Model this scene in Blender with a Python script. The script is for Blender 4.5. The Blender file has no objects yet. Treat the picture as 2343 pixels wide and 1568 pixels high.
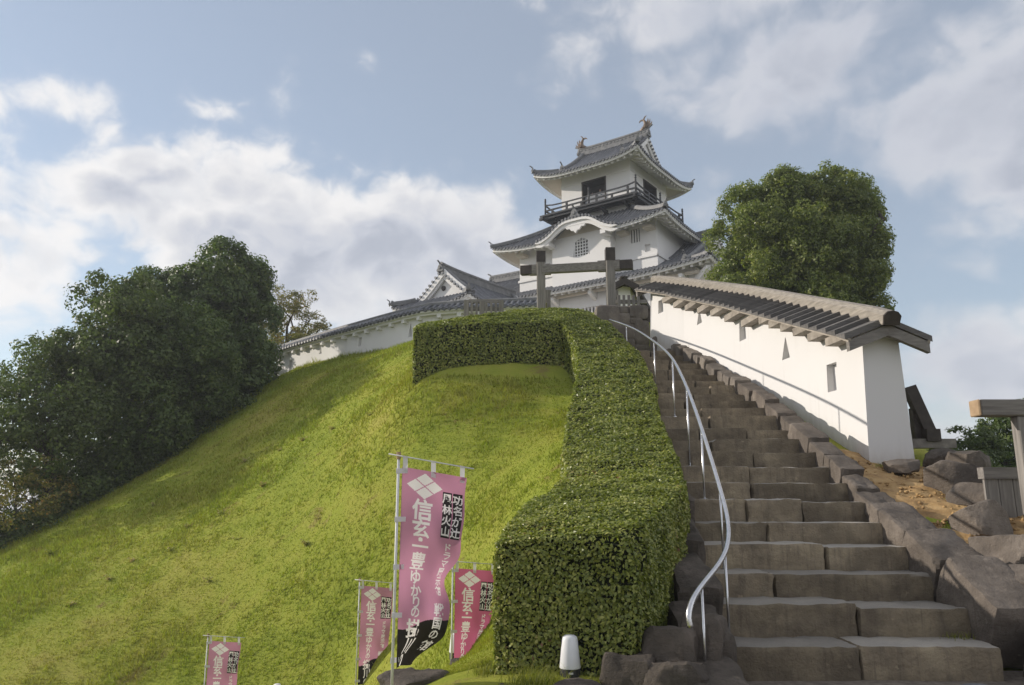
import bpy, bmesh, math, random
import numpy as np
from mathutils import Vector, Matrix, noise as mnoise

# ------------------------------------------------------------------ camera, sky, sun, exposure
sc = bpy.context.scene
FPX, PITCH, CXP, CYP, EYE = 1786.0, math.radians(12.0), 1171.0, 784.0, 1.6      # photograph measured at 2342 x 1568
cam_d = bpy.data.cameras.new('camera'); cam = bpy.data.objects.new('camera', cam_d)
sc.collection.objects.link(cam); sc.camera = cam
cam.location = (0, 0, EYE); cam.rotation_euler = (math.radians(90) + PITCH, 0, 0)
cam_d.sensor_fit = 'HORIZONTAL'; cam_d.sensor_width = 36.0; cam_d.lens = 36.0 * FPX / 2342.0
cam_d.clip_start = 0.05; cam_d.clip_end = 5000

SUN_AZ, SUN_EL = math.radians(-74), math.radians(20)
sun_dir = Vector((math.sin(SUN_AZ) * math.cos(SUN_EL), math.cos(SUN_AZ) * math.cos(SUN_EL), math.sin(SUN_EL)))
sd = bpy.data.lights.new('sun', 'SUN'); so = bpy.data.objects.new('sun', sd); sc.collection.objects.link(so)
sd.energy = 2.0; sd.angle = math.radians(0.8); sd.color = (1.0, 0.91, 0.80)
so.rotation_euler = (-sun_dir).to_track_quat('-Z', 'Y').to_euler(); so.location = (-40, 30, 40)

sc.view_settings.view_transform = 'Standard'; sc.view_settings.look = 'None'
sc.view_settings.exposure = 1.2; sc.view_settings.gamma = 1.0; sc.view_settings.use_curve_mapping = False
sc.cycles.max_bounces = 6; sc.cycles.diffuse_bounces = 3; sc.cycles.transmission_bounces = 4
sc.cycles.transparent_max_bounces = 6; sc.cycles.caustics_reflective = False; sc.cycles.caustics_refractive = False

def azel(x, y):
    cx, cy = x - CXP, CYP - y
    v = Vector((cx, FPX * math.cos(PITCH) - cy * math.sin(PITCH), FPX * math.sin(PITCH) + cy * math.cos(PITCH))).normalized()
    return math.atan2(v.x, v.y), math.asin(v.z)

class NT:
    """tiny node-tree helper"""
    def __init__(s, tree):
        s.t = tree; s.n = tree.nodes; s.l = tree.links
    def new(s, typ, **kw):
        nd = s.n.new(typ)
        for k, v in kw.items(): setattr(nd, k, v)
        return nd
    def put(s, sock, v):
        if isinstance(v, bpy.types.NodeSocket): s.l.new(v, sock)
        elif v is not None: sock.default_value = v
    def math(s, op, a, b=None, c=None, clamp=False):
        nd = s.new('ShaderNodeMath', operation=op, use_clamp=clamp)
        s.put(nd.inputs[0], a)
        if b is not None: s.put(nd.inputs[1], b)
        if c is not None: s.put(nd.inputs[2], c)
        return nd.outputs[0]
    def vmath(s, op, a, b=None):
        nd = s.new('ShaderNodeVectorMath', operation=op)
        s.put(nd.inputs[0], a)
        if b is not None: s.put(nd.inputs[1], b)
        return nd.outputs[0]
    def noise(s, vec, scale, detail=4, rough=0.55, dist=0.0):
        nd = s.new('ShaderNodeTexNoise'); s.put(nd.inputs['Vector'], vec)
        nd.inputs['Scale'].default_value = scale; nd.inputs['Detail'].default_value = detail
        nd.inputs['Roughness'].default_value = rough; nd.inputs['Distortion'].default_value = dist
        return nd.outputs['Fac']
    def ramp(s, fac, stops, interp='LINEAR'):
        nd = s.new('ShaderNodeValToRGB'); cr = nd.color_ramp; cr.interpolation = interp
        while len(cr.elements) < len(stops): cr.elements.new(0.5)
        for e, (p, c) in zip(cr.elements, stops):
            e.position = p; e.color = (c[0], c[1], c[2], 1.0) if len(c) == 3 else c
        s.put(nd.inputs[0], fac); return nd.outputs[0]
    def mix(s, fac, a, b, blend='MIX'):
        nd = s.new('ShaderNodeMix', data_type='RGBA', blend_type=blend)
        s.put(nd.inputs[0], fac); s.put(nd.inputs[6], a if isinstance(a, bpy.types.NodeSocket) else (*a, 1.0))
        s.put(nd.inputs[7], b if isinstance(b, bpy.types.NodeSocket) else (*b, 1.0))
        return nd.outputs[2]
    def maprange(s, v, a, b, c=0.0, d=1.0, smooth=True):
        nd = s.new('ShaderNodeMapRange', interpolation_type='SMOOTHSTEP' if smooth else 'LINEAR')
        s.put(nd.inputs[0], v)
        for i, q in enumerate((a, b, c, d)): s.put(nd.inputs[1 + i], q)
        return nd.outputs[0]

world = bpy.data.worlds.new('World'); sc.world = world; world.use_nodes = True
def build_world():
    T = NT(world.node_tree); T.n.clear()
    out = T.new('ShaderNodeOutputWorld'); bg = T.new('ShaderNodeBackground')
    sky = T.new('ShaderNodeTexSky'); sky.sky_type = 'NISHITA'; sky.sun_disc = False
    sky.sun_elevation = SUN_EL; sky.sun_rotation = SUN_AZ; sky.air_density = 1.0; sky.dust_density = 0.35; sky.ozone_density = 1.2
    STR = 0.070
    tc = T.new('ShaderNodeTexCoord'); d = T.vmath('NORMALIZE', tc.outputs['Generated'])
    sep = T.new('ShaderNodeSeparateXYZ'); T.put(sep.inputs[0], d)
    x, y, z = sep.outputs
    az = T.math('ARCTAN2', x, y); el = T.math('ARCSINE', z)
    # clouds live on a layer overhead: noise is read from the direction, stretched along the horizon
    comb = T.new('ShaderNodeCombineXYZ'); T.put(comb.inputs[0], az); T.put(comb.inputs[1], T.math('MULTIPLY', el, 1.25)); comb.inputs[2].default_value = 3.7
    p = comb.outputs[0]
    # outline noise: warped so that the edges billow
    w1 = T.new('ShaderNodeTexNoise'); T.put(w1.inputs['Vector'], p); w1.inputs['Scale'].default_value = 9.0; w1.inputs['Detail'].default_value = 3
    wv = T.vmath('SUBTRACT', w1.outputs['Color'], (0.5, 0.5, 0.5))
    sca = T.new('ShaderNodeVectorMath', operation='SCALE'); T.put(sca.inputs[0], wv); sca.inputs['Scale'].default_value = 0.09
    pw = T.vmath('ADD', p, sca.outputs[0])
    def billow(vec):
        tot_ = None
        for sc_, wt_ in ((10.0, 0.24), (27.0, 0.15)):
            vo = T.new('ShaderNodeTexVoronoi', feature='F1'); T.put(vo.inputs['Vector'], vec); vo.inputs['Scale'].default_value = sc_
            t_ = T.math('MULTIPLY', T.math('SUBTRACT', 0.42, vo.outputs['Distance']), wt_); tot_ = t_ if tot_ is None else T.math('ADD', tot_, t_)
        return T.math('ADD', T.noise(vec, 5.5, 7, 0.58), tot_)
    n_big = billow(pw)
    # cloud banks: (pixel x, pixel y, half width px, half height px, weight)
    banks = [(500, 415, 270, 95, 0.60), (240, 440, 150, 65, 0.52), (680, 470, 300, 110, 0.52), (950, 590, 340, 180, 0.74), (380, 620, 330, 90, 0.35), (1130, 520, 120, 110, 0.28), (60, 215, 120, 55, 0.46), (30, 620, 190, 110, 0.62),
             (650, 620, 480, 190, 0.66), (130, 470, 60, 40, 0.2), (1560, 30, 330, 85, 0.52), (1850, 140, 400, 120, 0.58), (2160, 270, 280, 110, 0.56), (2300, 420, 110, 90, 0.34),
             (1660, 400, 80, 40, 0.26), (2240, 850, 260, 160, 0.66), (2090, 1000, 200, 90, 0.5), (1390, 20, 200, 60, 0.2)]
    tot = None
    for (bx, by, hw, hh, wt) in banks:
        a0, e0 = azel(bx, by); sa = hw / FPX * 0.9; se = hh / FPX * 0.9
        da = T.math('MULTIPLY', T.math('SUBTRACT', az, a0), 1 / sa); de = T.math('MULTIPLY', T.math('SUBTRACT', el, e0), 1 / se)
        r2 = T.math('ADD', T.math('MULTIPLY', da, da), T.math('MULTIPLY', de, de))
        g = T.math('MULTIPLY', T.math('EXPONENT', T.math('MULTIPLY', r2, -0.8)), wt)
        tot = g if tot is None else T.math('MAXIMUM', tot, g)
    # outside the picture broken cloud goes on, made heavier to add fill light
    inside = T.math('MULTIPLY', T.maprange(T.math('ABSOLUTE', az), 0.55, 0.72, 1.0, 0.0), T.maprange(el, 0.62, 0.75, 1.0, 0.0))
    generic = T.maprange(T.noise(p, 1.7, 3, 0.5), 0.30, 0.52, 0.15, 0.65)
    cover = T.math('ADD', T.math('MULTIPLY', tot, inside), T.math('MULTIPLY', generic, T.math('SUBTRACT', 1.0, inside)))
    dens = T.math('ADD', cover, T.math('MULTIPLY', T.math('SUBTRACT', n_big, 0.5), 1.35))
    soft = T.maprange(az, -0.05, 0.18, 0.35, 1.0)     # the veils on the right are softer than the cumulus on the left
    mask = T.math('ADD', T.math('MULTIPLY', T.maprange(dens, 0.13, 0.36), T.math('SUBTRACT', 1.0, soft)), T.math('MULTIPLY', T.maprange(dens, 0.02, 0.55), soft))
    thick = T.maprange(dens, 0.30, 0.72)
    # the same field read a step towards the sun: thinner there means a lit flank
    off = T.vmath('ADD', pw, (-0.035, 0.03, 0.0))
    lit = T.maprange(T.math('SUBTRACT', T.noise(off, 5.5, 5, 0.58), T.noise(pw, 5.5, 5, 0.58)), -0.10, 0.10, 1.0, 0.0)
    cosang = T.new('ShaderNodeVectorMath', operation='DOT_PRODUCT'); T.put(cosang.inputs[0], d); cosang.inputs[1].default_value = sun_dir
    ca = cosang.outputs['Value']      # 1 towards the sun, -1 opposite: side-lit cloud is greyest, front-lit cloud opposite the sun is bright
    sunward = T.math('ADD', T.maprange(ca, -0.05, 0.75, 0.34, 1.0), T.maprange(ca, 0.1, -0.7, 0.0, 0.75))
    bright = T.math('MULTIPLY', T.math('ADD', T.math('MULTIPLY', lit, 0.38), T.math('SUBTRACT', 0.84, T.math('MULTIPLY', thick, 0.72))), sunward)
    ccol = T.ramp(bright, [(0.0, (0.185, 0.20, 0.235)), (0.35, (0.265, 0.275, 0.305)), (0.65, (0.335, 0.335, 0.347)), (1.0, (0.43, 0.418, 0.41))])
    skyc = T.new('ShaderNodeVectorMath', operation='SCALE'); T.put(skyc.inputs[0], sky.outputs[0]); skyc.inputs['Scale'].default_value = STR
    veil = T.mix(0.42, skyc.outputs[0], (0.26, 0.273, 0.29)); front = T.new('ShaderNodeVectorMath', operation='SCALE'); T.put(front.inputs[0], ccol); T.put(front.inputs['Scale'], T.maprange(ca, -0.1, -0.8, 1.0, 1.4))      # extra gain on unseen clouds opposite the sun, added as fill light
    col = T.mix(T.math('MULTIPLY', mask, 0.94), veil, front.outputs[0])
    T.put(bg.inputs['Color'], col); bg.inputs['Strength'].default_value = 1.0
    T.l.new(bg.outputs[0], out.inputs[0])
build_world()

# ------------------------------------------------------------------ pixel -> place helpers
def ray(x, y):
    cx, cy = x - CXP, CYP - y
    return np.array([cx, FPX * math.cos(PITCH) - cy * math.sin(PITCH), FPX * math.sin(PITCH) + cy * math.cos(PITCH)])
def py(x, y, Y):
    r = ray(x, y); r = r * (Y / r[1]); r[2] += EYE; return r
def proj(P):
    P = np.array(P, float) - np.array([0, 0, EYE])
    f = P[1] * math.cos(PITCH) + P[2] * math.sin(PITCH); u = -P[1] * math.sin(PITCH) + P[2] * math.cos(PITCH)
    return CXP + FPX * P[0] / f, CYP - FPX * u / f

# ------------------------------------------------------------------ mesh helpers
COL = sc.collection
def place(o, parent=None):
    COL.objects.link(o)
    if parent is not None: o.parent = parent
    return o
def np_mesh(name, V, Fc, smooth=False):
    V = np.asarray(V, np.float32); Fc = np.asarray(Fc, np.int32); k = Fc.shape[1]
    me = bpy.data.meshes.new(name)
    me.vertices.add(len(V)); me.vertices.foreach_set('co', V.ravel())
    me.loops.add(Fc.size); me.loops.foreach_set('vertex_index', Fc.ravel())
    me.polygons.add(len(Fc)); me.polygons.foreach_set('loop_start', np.arange(0, Fc.size, k, dtype=np.int32))
    if smooth: me.polygons.foreach_set('use_smooth', np.ones(len(Fc), bool))
    me.update(calc_edges=True); return me
def thing(name, loc, label, cat, group=None):
    o = bpy.data.objects.new(name, None); o.empty_display_size = 0.3; o.location = loc; COL.objects.link(o)
    o['label'] = label; o['category'] = cat
    if group: o['group'] = group
    return o
def tag(o, label=None, cat=None, group=None, kind=None):
    if label: o['label'] = label
    if cat: o['category'] = cat
    if group: o['group'] = group
    if kind: o['kind'] = kind
    return o
def wloc(o):
    v = Vector(o.location); p = o.parent
    while p is not None: v = v + p.location; p = p.parent
    return v
def add_obj(name, me, mat, parent=None, origin=None):
    """mesh in world coordinates -> object whose origin sits at the mesh's own middle bottom"""
    n = len(me.vertices); co = np.empty(n * 3, np.float32); me.vertices.foreach_get('co', co); co = co.reshape(-1, 3)
    if origin is None:
        lo, hi = co.min(0), co.max(0); origin = np.array([(lo[0] + hi[0]) / 2, (lo[1] + hi[1]) / 2, lo[2]])
    co = co - np.asarray(origin, np.float32); me.vertices.foreach_set('co', co.ravel()); me.update()
    o = bpy.data.objects.new(name, me); COL.objects.link(o)
    base = Vector((float(origin[0]), float(origin[1]), float(origin[2])))
    if parent is not None: o.parent = parent; base = base - wloc(parent)
    o.location = base
    if mat is not None:
        for m in (mat if isinstance(mat, (list, tuple)) else [mat]): me.materials.append(m)
    return o
I4 = np.eye(4)
class MB:
    """collects geometry of ONE piece; T is the frame it is written in"""
    def __init__(s, T=None): s.v = []; s.f = []; s.T = I4 if T is None else T
    def vert(s, *pts):
        i = len(s.v)
        for p in pts:
            q = s.T @ np.array([p[0], p[1], p[2], 1.0]); s.v.append((q[0], q[1], q[2]))
        return i
    def face(s, *idx): s.f.append(tuple(idx))
    def box(s, x0, x1, y0, y1, z0, z1):
        i = s.vert((x0, y0, z0), (x1, y0, z0), (x1, y1, z0), (x0, y1, z0), (x0, y0, z1), (x1, y0, z1), (x1, y1, z1), (x0, y1, z1))
        for q in ((0, 3, 2, 1), (4, 5, 6, 7), (0, 1, 5, 4), (1, 2, 6, 5), (2, 3, 7, 6), (3, 0, 4, 7)): s.face(*[i + k for k in q])
        return s
    def frustum(s, b, t):
        """two rings of equal length -> closed solid"""
        n = len(b); i = s.vert(*b); j = s.vert(*t)
        for k in range(n): s.face(i + k, i + (k + 1) % n, j + (k + 1) % n, j + k)
        s.face(*[i + k for k in reversed(range(n))]); s.face(*[j + k for k in range(n)]); return s
    def sweep(s, path, prof, up=(0, 0, 1), scale=None, caps=True, side=None):
        """prof: list of (sideways, up) pairs swept along a polyline"""
        P = [np.array(p, float) for p in path]; n = len(P); m = len(prof); st = len(s.v)
        for k in range(n):
            d = P[min(k + 1, n - 1)] - P[max(k - 1, 0)]; d /= (np.linalg.norm(d) + 1e-9)
            u = np.array(up, float)
            sd_ = np.cross(d, u) if side is None else np.array(side, float); sd_ /= (np.linalg.norm(sd_) + 1e-9)
            uu = np.cross(sd_, d); uu /= (np.linalg.norm(uu) + 1e-9)
            q = 1.0 if scale is None else scale[k]
            for (a, b) in prof: s.vert(P[k] + sd_ * a * q + uu * b * q)
        for k in range(n - 1):
            for j in range(m):
                a = st + k * m + j; b = st + k * m + (j + 1) % m; s.face(a, b, b + m, a + m)
        if caps: s.face(*[st + j for j in reversed(range(m))]); s.face(*[st + (n - 1) * m + j for j in range(m)])
        return s
    def tube(s, path, rad, n=8):
        R = rad if isinstance(rad, (list, tuple)) else [rad] * len(path)
        prof = [(math.cos(2 * math.pi * k / n), math.sin(2 * math.pi * k / n)) for k in range(n)]
        d0 = np.array(path[-1], float) - np.array(path[0], float); up = (0, 0, 1) if abs(d0[2]) < 0.9 * np.linalg.norm(d0) else (0, 1, 0)
        return s.sweep(path, prof, up=up, scale=R)
    def grid(s, rows):
        m = len(rows[0]); st = len(s.v)
        for r in rows: s.vert(*r)
        for i in range(len(rows) - 1):
            for j in range(m - 1):
                a = st + i * m + j; s.face(a, a + 1, a + m + 1, a + m)
        return s
    def lathe(s, c, prof, n=16):
        st = len(s.v)
        for (r, z) in prof: s.vert(*[(c[0] + r * math.cos(2 * math.pi * k / n), c[1] + r * math.sin(2 * math.pi * k / n), c[2] + z) for k in range(n)])
        for i in range(len(prof) - 1):
            for k in range(n): a = st + i * n + k; b = st + i * n + (k + 1) % n; s.face(a, b, b + n, a + n)
        s.face(*[st + k for k in reversed(range(n))]); s.face(*[st + (len(prof) - 1) * n + k for k in range(n)]); return s
    def mesh(s, name='m', smooth=False):
        me = bpy.data.meshes.new(name); me.from_pydata(s.v, [], s.f); me.update()
        if smooth: me.polygons.foreach_set('use_smooth', np.ones(len(me.polygons), bool))
        return me
    def build(s, name, mat, parent=None, smooth=False, bevel=0.0, fix=True):
        me = s.mesh(name, smooth)
        if fix or bevel > 0:
            bm = bmesh.new(); bm.from_mesh(me)
            if bevel > 0:
                ed = [e for e in bm.edges if len(e.link_faces) == 2 and e.calc_face_angle(0) > 0.6]
                bmesh.ops.bevel(bm, geom=ed, offset=bevel, segments=1, affect='EDGES', clamp_overlap=True)
            bmesh.ops.recalc_face_normals(bm, faces=bm.faces); bm.to_mesh(me); bm.free()
        return add_obj(name, me, mat, parent)
def smooth_angle(o, ang=40):
    me = o.data; me.polygons.foreach_set('use_smooth', np.ones(len(me.polygons), bool))
    bm = bmesh.new(); bm.from_mesh(me)
    for e in bm.edges: e.smooth = not (len(e.link_faces) == 2 and e.calc_face_angle(0) > math.radians(ang))
    bm.to_mesh(me); bm.free()
def bool_cut(o, cutters):
    """cut closed solids (MB) out of object o"""
    cm = []
    for c in cutters:
        me = c.mesh('cut'); bm = bmesh.new(); bm.from_mesh(me); bmesh.ops.recalc_face_normals(bm, faces=bm.faces); bm.to_mesh(me); bm.free()
        co = bpy.data.objects.new('cut', me); COL.objects.link(co); cm.append(co)
        md = o.modifiers.new('b', 'BOOLEAN'); md.operation = 'DIFFERENCE'; md.object = co; md.solver = 'EXACT'
    bpy.context.view_layer.update()
    dg = bpy.context.evaluated_depsgraph_get(); new = bpy.data.meshes.new_from_object(o.evaluated_get(dg))
    o.modifiers.clear(); old = o.data; o.data = new; bpy.data.meshes.remove(old)
    for co in cm: bpy.data.objects.remove(co)
rng = np.random.default_rng(7); random.seed(7)
def vnoise(P, seed=0):
    """value noise, numpy, 0..1"""
    P = np.asarray(P, float); i = np.floor(P).astype(np.int64); f = P - i; f = f * f * (3 - 2 * f)
    def h(a):
        n = (a[..., 0] * 374761393 + a[..., 1] * 668265263 + a[..., 2] * 2246822519 + seed * 974711) & 0xffffffff
        n = ((n ^ (n >> 13)) * 1274126177) & 0xffffffff
        return ((n ^ (n >> 16)) & 0xffff) / 65535.0
    r = 0
    for dx in (0, 1):
        for dy in (0, 1):
            for dz in (0, 1):
                w = (f[..., 0] if dx else 1 - f[..., 0]) * (f[..., 1] if dy else 1 - f[..., 1]) * (f[..., 2] if dz else 1 - f[..., 2])
                r = r + w * h(i + np.array([dx, dy, dz]))
    return r
def fbm(P, seed=0, o=4):
    a, s, t = 0.5, 0, 0
    P = np.asarray(P, float)
    for k in range(o): s = s + a * vnoise(P * 2 ** k, seed + k); t += a; a *= 0.5
    return s / t

# ------------------------------------------------------------------ materials
def new_mat(name):
    m = bpy.data.materials.new(name); m.use_nodes = True; T = NT(m.node_tree); T.n.clear()
    out = T.new('ShaderNodeOutputMaterial'); b = T.new('ShaderNodeBsdfPrincipled'); T.l.new(b.outputs[0], out.inputs[0])
    return m, T, b, out
def coords(T, scale=(1, 1, 1), obj=False):
    if obj: src = T.new('ShaderNodeTexCoord').outputs['Object']
    else: src = T.new('ShaderNodeNewGeometry').outputs['Position']
    mp = T.new('ShaderNodeMapping'); T.put(mp.inputs[0], src); mp.inputs['Scale'].default_value = scale; return mp.outputs[0]
def bump(T, b, h, strength=0.3, dist=0.02):
    nd = T.new('ShaderNodeBump'); nd.inputs['Strength'].default_value = strength; nd.inputs['Distance'].default_value = dist
    T.put(nd.inputs['Height'], h); T.l.new(nd.outputs[0], b.inputs['Normal'])
def simple(name, stops, scale=3.0, stretch=(1, 1, 1), rough=0.8, bstr=0.25, bdist=0.01, metal=0.0, obj=False, detail=6, spec=0.3, perobj=0.0, fine=None):
    m, T, b, out = new_mat(name); c = coords(T, stretch, obj)
    n = T.noise(c, scale, detail, 0.62); col = T.ramp(n, stops)
    if perobj:
        oi = T.new('ShaderNodeObjectInfo'); v = T.math('ADD', T.math('MULTIPLY', oi.outputs['Random'], perobj * 2), 1 - perobj)
        hs = T.new('ShaderNodeHueSaturation'); T.put(hs.inputs['Color'], col); T.put(hs.inputs['Value'], v); col = hs.outputs[0]
    T.put(b.inputs['Base Color'], col); b.inputs['Roughness'].default_value = rough; b.inputs['Metallic'].default_value = metal
    b.inputs['Specular IOR Level'].default_value = spec
    if bstr: bump(T, b, T.noise(c, fine or scale * 4, 5, 0.6), bstr, bdist)
    return m
M = {}
def plaster_mat(name, base, stain):
    m, T, b, out = new_mat(name)
    g = coords(T); n1 = T.noise(g, 0.9, 5, 0.6); n2 = T.noise(coords(T, (6, 6, 0.35)), 1.4, 5, 0.65)
    f = T.math('MULTIPLY', T.maprange(n2, 0.5, 0.85), T.maprange(n1, 0.35, 0.7)); col = T.mix(T.math('MULTIPLY', f, 0.6), base, stain)
    col = T.mix(T.math('MULTIPLY', T.maprange(T.noise(g, 0.35, 3), 0.4, 0.7), 0.35), col, tuple(v * 0.9 for v in base))
    T.put(b.inputs['Base Color'], col); b.inputs['Roughness'].default_value = 0.85; b.inputs['Specular IOR Level'].default_value = 0.2
    bump(T, b, T.noise(g, 9.0, 6, 0.65), 0.12, 0.01); return m
M['plaster'] = plaster_mat('lime plaster', (0.79, 0.78, 0.765), (0.60, 0.58, 0.55))
def wall_plaster():
    m = plaster_mat('sunlit wall plaster', (0.66, 0.65, 0.64), (0.50, 0.48, 0.45)); T = NT(m.node_tree); b = [n for n in m.node_tree.nodes if n.type == 'BSDF_PRINCIPLED'][0]
    src = b.inputs['Base Color'].links[0].from_socket; sp = T.new('ShaderNodeSeparateXYZ'); T.put(sp.inputs[0], T.new('ShaderNodeNewGeometry').outputs['Position'])
    foot = T.math('SUBTRACT', sp.outputs[2], T.math('ADD', 2.25, T.math('MULTIPLY', T.math('SUBTRACT', sp.outputs[1], 13.5), 0.42)))      # height above the stepped wall foot
    spl = T.math('MULTIPLY', T.maprange(T.math('ADD', foot, T.math('MULTIPLY', T.noise(coords(T, (3, 3, 1)), 2.5, 5, 0.65), 0.5)), 0.75, 0.15), 0.6)
    T.put(b.inputs['Base Color'], T.mix(spl, src, (0.40, 0.36, 0.31))); return m
M['plaster_wall'] = wall_plaster()
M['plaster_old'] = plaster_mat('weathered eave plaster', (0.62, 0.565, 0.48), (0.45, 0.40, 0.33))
M['tile'] = simple('grey roof tile', [(0.25, (0.085, 0.09, 0.10)), (0.55, (0.15, 0.155, 0.168)), (0.8, (0.23, 0.23, 0.235))], 2.2, rough=0.5, bstr=0.2, perobj=0.16)
M['tile_bed'] = simple('grey pan tile', [(0.25, (0.05, 0.053, 0.06)), (0.55, (0.085, 0.09, 0.10)), (0.8, (0.13, 0.132, 0.14))], 2.2, rough=0.55, bstr=0.2)
M['tile_ridge'] = simple('lime-streaked ridge tile', [(0.25, (0.11, 0.115, 0.12)), (0.6, (0.2, 0.2, 0.2)), (0.85, (0.34, 0.33, 0.32))], 3.0, rough=0.6, bstr=0.3)
M['wood'] = simple('weathered timber', [(0.25, (0.10, 0.088, 0.078)), (0.5, (0.19, 0.172, 0.155)), (0.8, (0.30, 0.275, 0.245))], 5.0, (1, 1, 1), rough=0.85, bstr=0.35, perobj=0.12, fine=26)
def grain_mat(name, axis, lo, mid, hi, perobj=0.12):
    st = [14, 14, 14]; st[axis] = 0.9
    return simple(name, [(0.25, lo), (0.5, mid), (0.78, hi)], 1.6, tuple(st), rough=0.85, bstr=0.4, bdist=0.006, obj=True, perobj=perobj, fine=4)
M['wood_pale'] = simple('pale weathered timber', [(0.25, (0.20, 0.175, 0.15)), (0.5, (0.30, 0.268, 0.23)), (0.8, (0.42, 0.38, 0.33))], 5.0, rough=0.85, bstr=0.35, perobj=0.12, fine=26)
M['wood_x'] = grain_mat('grey timber grain lengthwise x', 0, (0.11, 0.10, 0.092), (0.2, 0.185, 0.168), (0.3, 0.28, 0.255))
M['wood_y'] = grain_mat('grey timber grain lengthwise y', 1, (0.16, 0.143, 0.122), (0.27, 0.243, 0.208), (0.39, 0.352, 0.30))
M['wood_z'] = grain_mat('grey timber grain upright', 2, (0.11, 0.10, 0.092), (0.2, 0.185, 0.168), (0.3, 0.28, 0.255))
M['batten'] = grain_mat('dark roof batten', 0, (0.07, 0.067, 0.066), (0.125, 0.118, 0.112), (0.20, 0.186, 0.17), 0.3)
M['batten_end'] = M['wood']
M['wood_dark'] = simple('dark sheathed timber', [(0.3, (0.030, 0.024, 0.020)), (0.7, (0.065, 0.052, 0.043))], 6.0, rough=0.6, bstr=0.2)
M['black_wood'] = simple('black painted timber', [(0.3, (0.022, 0.024, 0.027)), (0.7, (0.05, 0.052, 0.056))], 4.0, rough=0.5, bstr=0.15)
M['fresh_wood'] = simple('pale sawn timber', [(0.3, (0.25, 0.17, 0.10)), (0.7, (0.40, 0.29, 0.18))], 6.0, rough=0.8)
M['bronze'] = simple('brown bronze', [(0.3, (0.11, 0.08, 0.058)), (0.7, (0.22, 0.165, 0.12))], 7.0, rough=0.5, metal=0.35, bstr=0.3)
M['dark'] = simple('dark interior', [(0.3, (0.02, 0.017, 0.015)), (0.7, (0.035, 0.03, 0.026))], 4.0, rough=0.9, bstr=0)
M['steel'] = simple('brushed stainless steel', [(0.3, (0.55, 0.55, 0.56)), (0.7, (0.68, 0.68, 0.69))], 9.0, rough=0.27, metal=1.0, bstr=0.05)
M['land'] = simple('distant town land', [(0.3, (0.10, 0.10, 0.085)), (0.7, (0.20, 0.195, 0.175))], 0.05, rough=0.95, bstr=0.0)
M['courtyard'] = simple('pale courtyard gravel', [(0.3, (0.36, 0.33, 0.285)), (0.7, (0.48, 0.445, 0.39))], 5.0, rough=0.95, bstr=0.4)
M['lamp_white'] = simple('opal plastic', [(0.3, (0.70, 0.71, 0.74)), (0.7, (0.78, 0.78, 0.80))], 3.0, rough=0.4, bstr=0.0, spec=0.5)
M['pole_white'] = simple('white pole', [(0.3, (0.52, 0.52, 0.54)), (0.7, (0.66, 0.66, 0.67))], 3.0, rough=0.45, bstr=0.0)
M['rubber'] = simple('black plastic', [(0.3, (0.02, 0.02, 0.022)), (0.7, (0.04, 0.04, 0.043))], 5.0, rough=0.6, bstr=0.0)
def stone_mat(name, cols, streak, sc1=2.6, perobj=0.14, top_light=0.0):
    m, T, b, out = new_mat(name); c = coords(T); n = T.noise(c, sc1, 8, 0.66)
    col = T.ramp(n, [(0.28, cols[0]), (0.48, cols[1]), (0.66, cols[2]), (0.85, cols[3])])
    s = T.noise(coords(T, (9, 9, 0.6)), 1.7, 6, 0.65, 0.4); col = T.mix(T.math('MULTIPLY', T.maprange(s, 0.48, 0.72), 0.55), col, streak)
    lich = T.maprange(T.noise(c, 9.0, 4, 0.6), 0.63, 0.74); col = T.mix(T.math('MULTIPLY', lich, 0.35), col, tuple(min(1, v * 1.7) for v in cols[2]))
    blot = T.maprange(T.noise(c, 1.1, 5, 0.6, 0.5), 0.44, 0.62); col = T.mix(T.math('MULTIPLY', blot, 0.6), col, tuple(min(1, v * 0.6) for v in cols[1]))
    if top_light:
        sp = T.new('ShaderNodeSeparateXYZ'); T.put(sp.inputs[0], T.new('ShaderNodeNewGeometry').outputs['Normal']); up_fac = T.maprange(sp.outputs[2], 0.55, 0.95)
        col = T.mix(T.math('MULTIPLY', up_fac, top_light), col, (0.33, 0.315, 0.29))  # sky light on upward faces, painted into the colour as paler grey
    oi = T.new('ShaderNodeObjectInfo'); v = T.math('ADD', T.math('MULTIPLY', oi.outputs['Random'], perobj * 2), 1 - perobj)
    hs = T.new('ShaderNodeHueSaturation'); T.put(hs.inputs['Color'], col); T.put(hs.inputs['Value'], v)
    T.put(b.inputs['Base Color'], hs.outputs[0]); b.inputs['Roughness'].default_value = 0.88; b.inputs['Specular IOR Level'].default_value = 0.25
    strata = T.noise(coords(T, (3, 4, 16)), 1.3, 6, 0.7, 1.2) if not top_light else T.noise(c, 14, 6, 0.7)
    bump(T, b, T.math('ADD', T.math('ADD', T.noise(c, 6, 9, 0.72), T.math('MULTIPLY', strata, 0.35)), T.math('MULTIPLY', T.noise(c, 38, 4, 0.6), 0.3)), 0.8, 0.045); return m
M['step'] = stone_mat('brown step stone', [(0.125, 0.102, 0.076), (0.23, 0.188, 0.132), (0.33, 0.272, 0.185), (0.42, 0.355, 0.255)], (0.10, 0.082, 0.066), top_light=0.7, perobj=0.22)
M['rock'] = stone_mat('grey-brown rock', [(0.08, 0.067, 0.057), (0.14, 0.118, 0.098), (0.22, 0.187, 0.156), (0.35, 0.31, 0.262)], (0.09, 0.074, 0.062), 2.2)
M['rock_dark'] = stone_mat('dark damp rock', [(0.055, 0.047, 0.04), (0.095, 0.08, 0.066), (0.145, 0.12, 0.10), (0.22, 0.185, 0.155)], (0.055, 0.047, 0.04), 2.6)
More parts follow.
